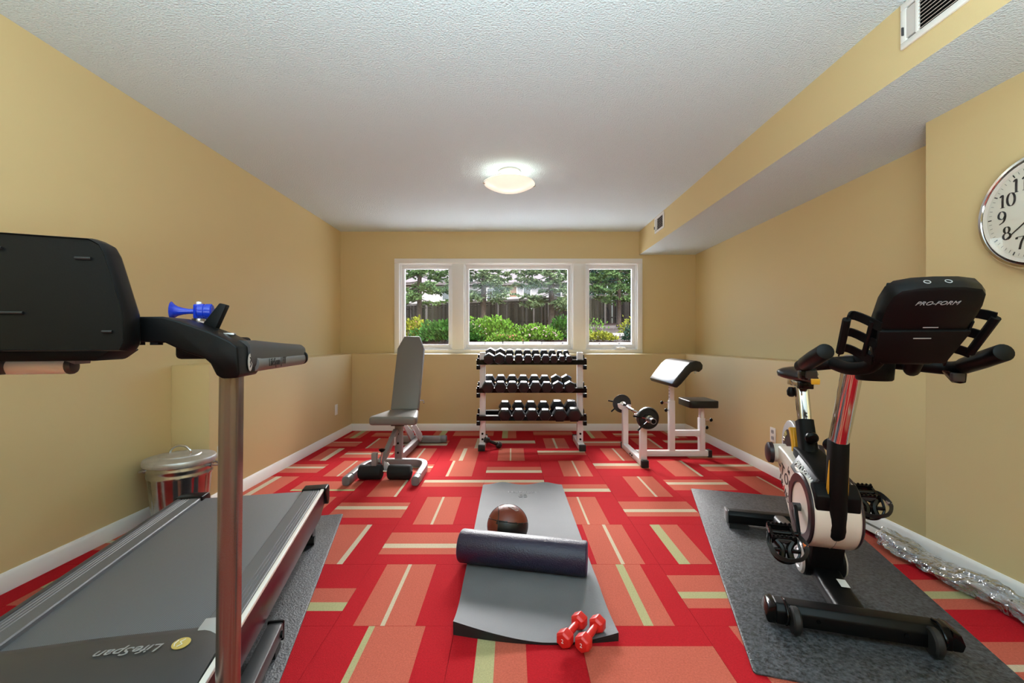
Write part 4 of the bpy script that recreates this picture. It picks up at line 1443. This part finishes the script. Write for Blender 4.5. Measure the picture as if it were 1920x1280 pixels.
# ================================================================== EXERCISE BIKE  (local: x right, y away from the camera)
bk = thing('exercise_bike', 'cream black and yellow stationary exercise bike facing the camera on the right', 'exercise bike', BP, BA)
# stabilisers
MB().tube([(-.262, 0, .062), (.262, 0, .062)], 1.0, section=[(-.045, -.035), (-.045, .012), (-.026, .034), (.026, .034), (.045, .012), (.045, -.035)], up=(0, 0, 1)).build('front_stabiliser', M['black'], bk, bevel=.005)
for s in (-1, 1):
    MB().prism([(s * .26, .026), (s * .26, .094), (s * .285, .085), (s * .298, .05), (s * .29, .026)], 'y', -.043, .043).build('stabiliser_end', M['blackg'], bk, bevel=.006)
    MB().lathe([(.012, -.014), (.040, -.014), (.046, -.008), (.046, .008), (.040, .014), (.012, .014)], c=(s * .205, -.048, .053), R=Matrix.Rotation(PI / 2, 4, 'Y'), n=28).build('transport_wheel', M['rubber'], bk)
    MB().tube(bez([(s * .23, -.044, .03), (s * .23, -.07, .07), (s * .23, -.03, .103), (s * .23, .01, .1)], 4), .005, 8).build('wheel_guard', M['blackg'], bk)
    MB().cyl((s * .13, -.046, .06), (s * .13, -.05, .06), .007, n=10).build('bolt', M['blackg'], bk)
    MB().box(*sorted((s * .16, s * .26)), .87, .96, .007, .03).build('rear_pad', M['rubber'], bk)
MB().tube([(-.26, .93, .062), (.26, .93, .062)], 1.0, section=[(-.04, -.035), (-.04, .012), (-.024, .032), (.024, .032), (.04, .012), (.04, -.035)], up=(0, 0, 1)).build('rear_stabiliser', M['black'], bk, bevel=.005)
for s in (-1, 1):
    MB().box(*sorted((s * .26, s * .272)), .892, .968, .026, .096).build('stabiliser_end', M['grey'], bk, bevel=.004)
# spine and incline pivot
MB().tube([(0, .02, .062), (0, .16, .075), (0, .30, .10)], 1.0, section=rrect(.105, .055, .02, 4), up=(0, 0, 1)).build('front_spine', M['black'], bk, smooth=60)
st_ = MB().box(.012, .042, .145, .195, .1015, .1025, R=Matrix.Translation((0, 0, .0)) @ Matrix.Rotation(math.radians(6), 4, 'X') @ Matrix.Translation((0, .01, -.012))).build('warning_sticker', M['whiteink'], bk)
MB().tube([(0, .32, .10), (0, .6, .085), (0, .92, .065)], 1.0, section=rrect(.07, .055, .022, 4), up=(0, 0, 1)).build('rear_spine', M['dgrey'], bk, smooth=60)
MB().lathe([(.001, -.075), (.06, -.075), (.068, -.068), (.068, .068), (.06, .075), (.001, .075)], c=(0, .325, .125), R=Matrix.Rotation(PI / 2, 4, 'Y'), n=36).build('incline_pivot', M['black'], bk)
for s in (-1, 1):
    MB().lathe([(.001, .010), (.034, .010), (.037, .006), (.040, .010), (.056, .008), (.063, 0), (.001, 0)], c=(s * .075, .325, .125), R=Matrix.Rotation(s * PI / 2, 4, 'Y'), n=36).build('pivot_cap', M['silver'], bk)
MB().prism([(.26, .10), (.39, .10), (.42, .25), (.22, .25)], 'x', -.06, .06).build('pivot_fork', M['blackm'], bk, bevel=.01)

# shroud: big round drum in front, wedge rising to the flywheel at the back
def drum(r, n0=-110, n1=100, c=(.285, .356)):
    return [(c[0] - r * math.cos(math.radians(a)), c[1] + r * math.sin(math.radians(a))) for a in range(n0, n1 + 1, 10)]


side = drum(.150, -95, 70) + [(.40, .512), (.52, .535), (.62, .545), (.665, .52), (.64, .455), (.42, .225)]
MB().prism(side, 'x', -.082, .082).build('shroud', M['cream'], bk, bevel=.012, seg=3)
MB().tube([(0, y, z) for y, z in drum(.1512, -95, 20)], .0012, 5).build('shroud_seam', M['greyink'], bk)
for s in (-1, 1):
    R9 = Matrix.Rotation(s * PI / 2, 4, 'Y')
    MB().lathe([(.103, 0), (.146, 0), (.146, .006), (.140, .012), (.108, .012), (.103, .008)], c=(s * .080, .285, .356), R=R9, n=48, caps=False).build('crank_ring', M['plum'], bk)
    MB().lathe([(.001, .006), (.105, .006), (.105, 0), (.001, 0)], c=(s * .081, .285, .356), R=R9, n=48).build('crank_disc', M['cream'], bk)
    # rear hub
    MB().lathe([(.001, .026), (.04, .024), (.050, .018), (.052, 0), (.001, 0)], c=(s * .10, .655, .50), R=R9, n=32).build('hub_cap', M['plum'], bk)
    MB().cyl((s * .04, .655, .50), (s * .102, .655, .50), .045, n=28).build('hub_barrel', M['cream'], bk)
# grey printed bands and black top cover
for s in (-1, 1):
    lo = [Vector((s * .0885, y, z)) for y, z in ((.185, .442), (.41, .498))]
    hi = [Vector((s * .055, y, z)) for y, z in ((.19, .510), (.41, .552))]
    MB().loft([[lo[0], hi[0], hi[0] + Vector((-s * .03, 0, -.03)), lo[0] + Vector((-s * .01, .01, -.02))], [lo[1], hi[1], hi[1] + Vector((-s * .03, 0, -.03)), lo[1] + Vector((-s * .01, .01, -.02))]]).build('badge_plate', M['dgrey'], bk, bevel=.002)
MB().prism([(.142, .385), (.135, .455), (.20, .510), (.30, .540), (.44, .568), (.50, .57), (.50, .53), (.40, .50), (.30, .46), (.20, .39)], 'x', -.054, .054).build('top_cover', M['blackm'], bk, bevel=.01, seg=3)
MB().prism([(.142, .385), (.135, .455), (.178, .498), (.205, .49), (.205, .39)], 'x', -.077, .077).build('cover_nose', M['blackm'], bk, bevel=.008, seg=3)
# lettering on the visible side (x = -.09 faces the middle of the room)
sd_ = frame((-.0726, .298, .5035), (0, -1, -.20), (.55, -.1, .75))
text('lettering', 'PRO-FORM', .036, sd_, M['whiteink'], bk, sx=1.05, ext=.0016)
b_ = frame((-.0826, .50, .43), (0, -1, -.35), (0, -.35, 1))


def side_text(body, size, y, z, ang, m, shear=0):
    d = Vector((0, -math.cos(ang), math.sin(ang)))
    u = Vector((0, math.sin(ang), math.cos(ang)))
    text('logo_lettering', body, size, frame((-.0828, y, z), d, u), m, bk, shear=shear)


side_text('le', .046, .452, .462, -.35, M['seam'])
side_text('T', .078, .545, .440, -.35, M['seam'])
side_text('O', .076, .490, .412, -.35, M['seam'])
side_text('U', .056, .437, .396, -.35, M['seam'])
side_text('R', .066, .385, .374, -.35, M['seam'])
side_text('de', .022, .585, .455, -.35, M['seam'])
for ch, y, z in (('F', .578, .398), ('R', .553, .378), ('A', .526, .361), ('N', .497, .344), ('C', .466, .329), ('E', .437, .313)):
    side_text(ch, .046, y, z, -.5, M['redvinyl'] if ch == 'A' else M['seam'])
MB().lathe([(.001, 0), (.034, 0), (.034, .0006), (.001, .0008)], c=(-.0822, .408, .340), R=Matrix.Rotation(-PI / 2, 4, 'Y'), n=28).build('logo_disc', M['yellow'], bk)

# flywheel and fender
MB().lathe([(.03, -.012), (.128, -.012), (.134, -.008), (.134, .008), (.128, .012), (.03, .012)], c=(0, .69, .525), R=Matrix.Rotation(PI / 2, 4, 'Y'), n=56).build('flywheel', M['silver'], bk)
for s in (-1, 1):
    MB().lathe([(.02, 0), (.088, 0), (.088, .005), (.02, .006)], c=(s * .012, .69, .525), R=Matrix.Rotation(s * PI / 2, 4, 'Y'), n=40).build('flywheel_face', M['plum'], bk)
    for k in range(5):
        a = 1.9 + k * .22
        p = [(s * .0185, 0.69 - math.cos(a + q_ * .12) * r_, 0.525 + math.sin(a + q_ * .12) * r_) for q_, r_ in ((0, .06), (.5, .072), (1, .084))]
        MB().tube(p, .003, 5).build('flywheel_stripe', M['goldink'], bk)
MB().tube([(0, 0.69 - math.cos(a) * .148, 0.525 + math.sin(a) * .148) for a in [(-.25 + k * .14) for k in range(9)]], 1.0, section=[(-.044, -.004), (.044, -.004), (.040, .007), (-.040, .007)], up=(0, 0, 1)).build('fender', M['yellow'], bk, smooth=60)

# seat post
sb = [Vector((0, .425, .46)), Vector((0, .515, .69))]
MB().tube([sb[0], sb[0].lerp(sb[1], .5), sb[1]], [1.12, 1.0, .96], section=rrect(.068, .082, .022, 4), up=(0, 1, 0)).build('seat_sleeve', M['blackm'], bk, smooth=60)
for s in (-1, 1):
    MB().prism([(.515, .50), (.545, .64), (.52, .57), (.455, .475)], 'x', *sorted((s * .034, s * .0385))).build('seat_sleeve_flash', M['yellow'], bk, bevel=.001)
sq_ = [Vector((0, .51, .685)), Vector((0, .556, .846))]
MB().tube(sq_, 1.0, section=rrect(.05, .058, .012, 3), up=(0, 1, 0)).build('seat_post', M['chrome'], bk, smooth=50)
for k in range(3):
    p = sq_[0].lerp(sq_[1], .08 + .09 * k) + Vector((0, -.0295, 0))
    MB().cyl(p, p + Vector((0, -.001, 0)), .005, n=10).build('post_hole', M['seam'], bk)
p = Vector((.0, .43, .64))
MB().lathe([(.001, .052), (.018, .050), (.026, .042), (.027, .03), (.02, .018), (.010, .012), (.010, 0), (.001, 0)], c=(.0, .455, .635), R=Matrix.Rotation(PI / 2 + .2, 4, 'X'), n=24).build('seat_knob', M['black'], bk)
MB().box(-.026, .026, .49, .68, .845, .875).build('seat_slider', M['chrome'], bk, bevel=.005)
MB().box(-.030, .030, .485, .52, .841, .877).build('slider_cap', M['blackg'], bk, bevel=.004)
MB().lathe([(.001, .0), (.012, .002), (.02, .02), (.018, .04), (.01, .048), (.001, .048)], c=(-.03, .60, .84), R=Matrix.Rotation(PI, 4, 'X'), n=20).build('slider_knob', M['black'], bk)
MB().cyl((0, .575, .87), (0, .575, .905), .014, n=16).build('saddle_stem', M['chrome'], bk)
MB().box(-.028, .028, .545, .605, .888, .908).build('saddle_clamp', M['black'], bk, bevel=.005)
for s in (-1, 1):
    MB().tube(bez([(s * .012, .43, .918), (s * .02, .50, .90), (s * .022, .57, .90), (s * .045, .64, .925)], 5), .0035, 6).build('saddle_rail', M['alu'], bk)
rings = []
for y, w_, z, h in [(q0 * .80 + .05, q1 * .72, q2 - .062, q3) for q0, q1, q2, q3 in ((.415, .018, .957, .028), (.43, .026, .958, .034), (.50, .034, .958, .036), (.57, .052, .960, .042), (.63, .092, .966, .05), (.68, .118, .972, .056), (.72, .122, .974, .056), (.75, .10, .972, .046), (.765, .06, .970, .03))]:
    ring = []
    for k in range(16):
        a = 2 * PI * k / 16
        zz_ = math.sin(a)
        ring.append((math.cos(a) * w_, y, z + (zz_ * h * .5 if zz_ > 0 else zz_ * h * .55 - .012 * (w_ / .12) * abs(math.cos(a)))))
    rings.append(ring)
MB().loft(rings).build('saddle', M['blackpad'], bk, smooth=80)
MB().prism([(-.016, .915), (.016, .915), (.018, .94), (-.018, .94)], 'y', .372, .383, R=Matrix.Translation((0, 0, -.042))).build('saddle_nose_badge', M['yellow'], bk, bevel=.003)

# mast
m0, m1, m2 = Vector((0, .172, .315)), Vector((0, .141, .678)), Vector((0, .005, 1.0))
MB().tube([m0 + Vector((0, .012, -.028)), m0 + Vector((0, .003, -.014)), m0 + Vector((0, 0, .01)), m0.lerp(m1, .5), m1], [.6, .88, 1.0, .98, .95], section=rrect(.066, .088, .03, 5), up=(0, 1, 0)).build('mast_sleeve', M['blackm'], bk, smooth=60, bevel=.004)
for s in (-1, 1):
    MB().prism([(.135, .60), (.165, .47), (.205, .40), (.20, .33), (.16, .37), (.14, .48)], 'x', *sorted((s * .030, s * .0345))).build('mast_flash', M['yellow'], bk, bevel=.001)
MB().tube([m1.lerp(m0, .03), m2], 1.0, section=rrect(.056, .076, .024, 5), up=(0, 1, 0)).build('mast_post', M['chrome'], bk, smooth=60)
MB().lathe([(.001, .052), (.02, .050), (.028, .040), (.027, .03), (.018, .018), (.010, .012), (.010, 0), (.001, 0)], c=(.0, .18, .635), R=Matrix.Rotation(-PI / 2 + .25, 4, 'X'), n=24).build('mast_knob', M['black'], bk)
for s in (-1, 1):
    MB().prism([(.19, .33), (.25, .33), (.26, .43), (.20, .46)], 'x', *sorted((s * .038, s * .062))).build('mast_gusset', M['blackm'], bk, bevel=.008)

# head: cup under the console, bars, console, bottle cages
MB().lathe([(.001, 0), (.046, 0), (.050, .004), (.056, .085), (.050, .10), (.001, .10)], c=(.0, -.135, .935), n=32).build('mast_head', M['blackm'], bk)
GR = .023
for s in (-1, 1):
    MB().tube(bez([(s * .21, -.335, 1.032), (s * .212, -.25, 1.008), (s * .213, -.17, .985), (s * .205, -.12, .978), (s * .16, -.10, .982), (s * .09, -.10, .99), (s * .03, -.11, .995), (0, -.115, .995)], 6), GR * .92, 16).build('handlebar', M['blackm'], bk)
    MB().tube([(s * .21, -.34, 1.0335), (s * .2118, -.25, 1.008), (s * .213, -.18, .988)], [GR * 1.06, GR * 1.12, GR * 1.06], 18).build('grip', M['black'], bk, bevel=.003)
    MB().tube(bez([(s * .11, -.10, .99), (s * .085, -.17, .975), (s * .055, -.235, .985), (s * .045, -.29, 1.03)], 5), .021, 14).build('console_support', M['blackm'], bk)
    MB().prism([(s * .175, .972), (s * .225, .966), (s * .222, .935), (s * .205, .932)], 'y', -.175, -.135).build('shift_lever', M['blackg'], bk, bevel=.004)
    MB().box(*sorted((s * .180, s * .212)), -.188, -.172, .94, .966).build('shift_button', M['dgrey'], bk, bevel=.003)
Rc = Matrix.Translation((0, -.285, 1.015)) @ Matrix.Rotation(math.radians(39), 4, 'X')
# console outline in its own plane: x, z; back of it (towards camera) is -y
co = [(.060, 0), (.075, .015), (.095, .07), (.106, .14), (.108, .21), (.102, .245), (.088, .262), (.05, .270), (0, .272)]
cf = co + [(-a, b) for a, b in reversed(co[:-1])]
rings = []
for d, y in ((.16, -.040), (.05, -.034), (.0, -.018), (.0, .012), (.06, .020)):
    rings.append([Rc @ Vector((a * (1 - d), y, .136 + (b - .136) * (1 - d * .6))) for a, b in cf])
MB().loft(rings).build('console', M['black'], bk, smooth=40)
MB().prism([(-.085, .018), (.085, .018), (.104, .135), (-.104, .135)], 'y', -.048, -.030, R=Rc).build('console_back_plate', M['blackm'], bk, bevel=.006)
MB().box(-.095, .095, .0205, .022, .05, .25, R=Rc).build('console_screen', M['housewin'], bk)
mt = Rc @ frame((.0, -.0405, .222), (1, 0, 0), (0, 0, 1))
text('lettering', 'PRO-FORM', .017, mt, M['greyink'], bk, shear=.35, sx=1.1)
for x, z, w_ in ((.012, .143, .017), (.0, .112, .02)):
    MB().box(x - w_, x + w_, -.0495 if z < .14 else -.041, -.040, z - .0012, z + .0012, R=Rc).build('vent_line', M['lgrey'], bk)
for x in (-.025, .02):
    q_ = MB()
    q_.tube([Rc @ Vector((x + math.cos(a) * .007, math.sin(a) * .007 - .012, .271)) for a in [k * 2 * PI / 14 for k in range(14)]], .0012, 5, closed=True)
    q_.build('audio_jack', M['lgrey'], bk)
for s in (-1, 1):
    band = [(-.0022, -.014), (.0022, -.014), (.0022, .014), (-.0022, .014)]

    def cage_pt(u, v):
        """u 0..1 along the hoop out from the console, v 0 (bottom) .. 1 (top)"""
        x = .088 + .07 * u + .012 * v
        y = -.02 + .075 * math.sin(u * 2.6)
        return Rc @ Vector((s * x, y - .02, .02 + .125 * v))
    for v in (1.0, .5, 0.0):
        MB().tube([cage_pt(u / 8, v - .10 * math.sin(u / 8 * PI)) for u in range(9)], 1.0, section=band, up=(0, -.63, .78)).build('cage_hoop', M['blackm'], bk, smooth=60)
    MB().tube([cage_pt(1.0, v / 6) for v in range(7)], .011, 8).build('cage_stay', M['blackm'], bk)
    MB().tube([cage_pt(.15, v / 6) for v in range(7)], .008, 8).build('cage_stay', M['blackm'], bk)

# cranks and pedals
CA = math.radians(30)
for s, sg in ((-1, 1), (1, -1)):
    cx, cy, cz = s * .088, .285, .356
    # left crank points towards the camera and down, right one away and up
    ex = Vector((s * .128, cy - sg * .135 * math.cos(CA) + 0, cz - .012 - sg * .125 * math.sin(CA)))
    c0 = Vector((s * .108, cy, cz))
    MB().cyl((s * .08, cy, cz), (s * .118, cy, cz), .017, n=18).build('crank_axle', M['dgrey'], bk)
    MB().tube([c0, c0.lerp(ex, .5), ex], [1.1, 1, .9], section=rrect(.030, .016, .006, 3), up=(1, 0, 0)).build('crank_arm', M['black'], bk, bevel=.002)
    pd_ = bpy.data.objects.new('pedal', None)
    col.objects.link(pd_)
    pd_.parent = bk
    px_ = ex + Vector((s * .062, 0, 0))
    pd_.location = px_
    tilt = math.radians(18)
    pd_.rotation_euler = (tilt, 0, 0)
    body = MB()
    body.box(-.045, .045, -.045, -.030, -.014, .014).box(-.045, .045, .030, .045, -.014, .014)
    body.box(-.045, -.034, -.03, .03, -.011, .011).box(.034, .045, -.03, .03, -.011, .011)
    for k in range(6):
        x = -.042 + k * .0155
        for y in (-.0425, .0345):
            body.box(x, x + .007, y, y + .008, .014, .020).box(x, x + .007, y, y + .008, -.020, -.014)
    body.build('pedal_body', M['blackg'], pd_, bevel=.0015)
    MB().cyl((-s * .058, 0, 0), (s * .04, 0, 0), .011, n=14).build('pedal_spindle', M['blackg'], pd_)
    for y in (-.0465, .0465):
        MB().box(-.025, .025, y - .002, y + .002, -.007, .007).build('reflector', M['orange'] if False else M['dgrey'], pd_)
    cage = MB()
    cage.tube(bez([(-.05, -.03, .0), (-.052, -.07, -.03), (-.03, -.09, -.055), (.0, -.096, -.062), (.03, -.09, -.055), (.05, -.07, -.03), (.05, -.03, 0)], 4), .005, 8)
    cage.tube(bez([(-.03, -.04, -.006), (-.012, -.065, -.025), (-.02, -.092, -.056)], 4), .013, 8)
    cage.tube(bez([(.03, -.04, -.006), (.012, -.065, -.025), (.02, -.092, -.056)], 4), .013, 8)
    cage.tube([(-.05, -.068, -.026), (.05, -.068, -.026)], .008, 8)
    cage.build('toe_cage', M['blackg'], pd_)
    stp = MB()
    stp.tube(bez([(-.048, .0, -.005), (-.055, -.05, -.012), (-.04, -.095, -.03), (.0, -.105, -.04), (.05, -.10, -.03), (.075, -.06, -.012), (.062, -.01, 0), (.045, .01, 0)], 4), 1.0, section=[(-.009, -.0015), (.009, -.0015), (.009, .0015), (-.009, .0015)], up=(0, 1, 0))
    stp.build('toe_strap', M['rubber'], pd_)
    MB().box(.066, .082, -.055, -.035, -.018, -.006).build('strap_buckle', M['orange'] if s < 0 else M['alu'], pd_, bevel=.002)

# ================================================================== WALL CLOCK
ck = thing('wall_clock', 'large round silver rimmed wall clock with black serif numerals on the right wall', 'clock', (XRN, 1.688, 1.572))
RY9 = Matrix.Rotation(-PI / 2, 4, 'Y')
MB().lathe([(.001, 0), (.215, 0), (.228, .006), (.232, .03), (.222, .045), (.001, .045)], R=RY9, n=72).build('case', M['blackg'], ck)
MB().lathe([(.202, .028), (.206, .042), (.214, .05), (.224, .05), (.231, .042), (.233, .03), (.224, .026)], R=RY9, n=72, caps=False).build('rim', M['chrome'], ck)
MB().lathe([(.19, .0475), (.203, .052), (.204, .050), (.191, .0455)], R=RY9, n=72, caps=False).build('dial_ring', M['cream'], ck)
MB().lathe([(.001, .0462), (.205, .0462), (.205, .0442), (.001, .0442)], R=RY9, n=72).build('dial', M['dial'], ck)


def clk(u, v, d=.0475):
    """dial point: u right, v up as read from the room"""
    return Vector((-d, -u, v))


DIG = {
    '0': [[(.3 + .25 * math.sin(2 * PI * k / 24), .5 + .48 * math.cos(2 * PI * k / 24)) for k in range(25)]],
    '1': [[(.12, .84), (.3, .97), (.3, .5), (.3, .02)], [(.14, .02), (.46, .02)]],
    '2': [[(.06, .76), (.12, .92), (.3, .98), (.48, .88), (.5, .7), (.4, .5), (.05, .05)], [(.05, .03), (.55, .03)], [(.55, .03), (.56, .2)]],
    '3': [[(.08, .82), (.2, .96), (.36, .97), (.48, .84), (.44, .64), (.24, .54)], [(.24, .54), (.48, .46), (.54, .26), (.4, .06), (.2, .02), (.05, .14)]],
    '4': [[(.42, .98), (.03, .28)], [(.03, .28), (.58, .28)], [(.42, .98), (.42, .02)]],
    '5': [[(.5, .97), (.16, .97)], [(.16, .97), (.1, .56)], [(.1, .56), (.3, .62), (.5, .5), (.54, .28), (.4, .06), (.2, .02), (.05, .12)]],
    '6': [[(.48, .97), (.22, .8), (.08, .5), (.08, .28), (.18, .06), (.34, .02), (.5, .16), (.52, .36), (.42, .54), (.28, .58), (.1, .42)]],
    '7': [[(.05, .8), (.05, .95)], [(.05, .95), (.55, .95)], [(.55, .95), (.36, .55), (.24, .02)]],
    '8': [[(.3 + .18 * math.sin(2 * PI * k / 20), .75 + .23 * math.cos(2 * PI * k / 20)) for k in range(21)], [(.3 + .24 * math.sin(2 * PI * k / 20), .27 + .25 * math.cos(2 * PI * k / 20)) for k in range(21)]],
    '9': [[(.52 - .0, .62), (.42, .44), (.28, .40), (.1, .52), (.08, .74), (.18, .94), (.32, .98), (.48, .86), (.53, .64), (.5, .4), (.38, .16), (.12, .02)]],
}


def numeral(body, h, cu, cv, mb):
    wd = h * .62
    tot = wd * len(body) * .92
    for i, ch in enumerate(body):
        for st in DIG[ch]:
            P = bez([(a, b, 0) for a, b in st], 4) if len(st) > 2 else [Vector((a, b, 0)) for a, b in st]
            x0 = cu - tot / 2 + i * wd * .92
            P = [Vector((x0 + p.x * h, cv - h / 2 + p.y * h, 0)) for p in P]
            L, R_ = [], []
            for k, p in enumerate(P):
                a, b = P[max(0, k - 1)], P[min(len(P) - 1, k + 1)]
                t_ = (b - a)
                t_ = t_.normalized() if t_.length > 1e-9 else Vector((0, 1, 0))
                w_ = h * (.022 + .062 * abs(t_.y) ** 1.5)
                nn = Vector((-t_.y, t_.x, 0)) * w_
                L.append(clk(p.x + nn.x, p.y + nn.y))
                R_.append(clk(p.x - nn.x, p.y - nn.y))
            vs = L + R_
            n = len(L)
            mb.add(vs, [(k, k + 1, n + k + 1, n + k) for k in range(n - 1)])


for hnum in range(1, 13):
    a = hnum * PI / 6
    mb = MB()
    numeral(str(hnum), .054, .134 * math.sin(a), .134 * math.cos(a), mb)
    mb.build('numeral', M['seam'], ck)
tk = MB()
for k in range(60):
    a = k * PI / 30
    w_, l_ = (.0022, .014) if k % 5 == 0 else (.0007, .011)
    d = Vector((math.sin(a), math.cos(a)))
    e = Vector((d.y, -d.x)) * w_
    i0, i1 = d * .172, d * (.172 + l_)
    tk.add([clk(*(i0 - e)), clk(*(i0 + e)), clk(*(i1 + e)), clk(*(i1 - e))], [(0, 1, 2, 3)])
tk.build('minute_track', M['seam'], ck)


def hand(name, ang, l_, w_, d):
    v = Vector((math.sin(ang), math.cos(ang)))
    e = Vector((v.y, -v.x))
    pts = [v * -.03 - e * w_, v * -.03 + e * w_, v * l_ + e * w_ * .45, v * l_ - e * w_ * .45]
    MB().add([clk(p.x, p.y, d) for p in pts] + [clk(p.x, p.y, d + .0012) for p in pts], [(0, 1, 2, 3), (7, 6, 5, 4), (0, 4, 5, 1), (1, 5, 6, 2), (2, 6, 7, 3), (3, 7, 4, 0)]).build(name, M['seam'], ck)


hand('minute_hand', math.radians(38.6 * 6), .148, .0035, .049)
hand('hour_hand', math.radians(79), .10, .005, .0505)
MB().lathe([(.001, .048), (.008, .048), (.008, .0535), (.001, .054)], R=RY9, n=20).build('hand_pin', M['seam'], ck)
MB().lathe([(.206, .0505), (.17, .0545), (.12, .058), (.06, .0605), (.001, .061)], R=RY9, n=72, caps=False).build('clock_lens', M['clockglass'], ck)

# ================================================================== RAILS AND PLASTIC BAG BY THE RIGHT BASEBOARD
rl = thing('metal_rail', 'long grey metal rail lying along the right baseboard', 'rail', (0, 0, 0))
MB().prism([(XRN - .045, 0.001), (XRN - .018, .001), (XRN - .018, .022), (XRN - .022, .022), (XRN - .022, .006), (XRN - .041, .006), (XRN - .041, .022), (XRN - .045, .022)], 'y', .9, 2.95).build('channel', mat('grey_rail_metal', (142, 138, 128), .4, metal=.5), rl)
bl = thing('folded_blind', 'pale blue grey plastic strips sticking out of the clear bag by the baseboard', 'blind', (0, 0, 0))
rrb = random.Random(9)
for k in range(5):
    x = 2.005 - k * .013
    MB().tube([(x + .012, 2.62 - .04 * k, .012 + .006 * k), (x, 2.2, .012 + .008 * k), (x - .005, 1.3, .012 + .007 * k)], 1.0, section=[(-.018, -.0015), (.018, -.0015), (.018, .0015), (-.018, .0015)], up=(-.35, 0, 1)).build('strip', M['vinylstrip'] if k % 2 else M['silver'], bl)
bgp = thing('plastic_bag', 'crumpled long clear plastic bag on the carpet beside the bike mat', 'bag', (1.955, 1.75, 0))
rb = random.Random(5)
ny, na = 110, 30
rings = []
for j in range(ny):
    v = j / (ny - 1)
    y = .56 - v * 1.36
    wv = .062 + .02 * math.sin(v * 9) + .012 * math.sin(v * 23 + 1)
    if v < .08:
        wv *= .55 + v * 5.6
    hv = .036 + .010 * math.sin(v * 15 + 2)
    ring = []
    for i in range(na):
        a = 2 * PI * i / na
        k = 1 + .13 * math.sin(a * 5 + v * 40 + 2 * math.sin(v * 31)) + .06 * math.sin(a * 8 - v * 55) + rb.uniform(-.045, .045)
        ring.append((math.cos(a) * wv * k - .012 + .012 * math.sin(v * 7), y + rb.uniform(-.005, .005), max(.001, hv + math.sin(a) * hv * k)))
    rings.append(ring)
MB().loft(rings, caps=False).build('film', M['plastic'], bgp, smooth=40)
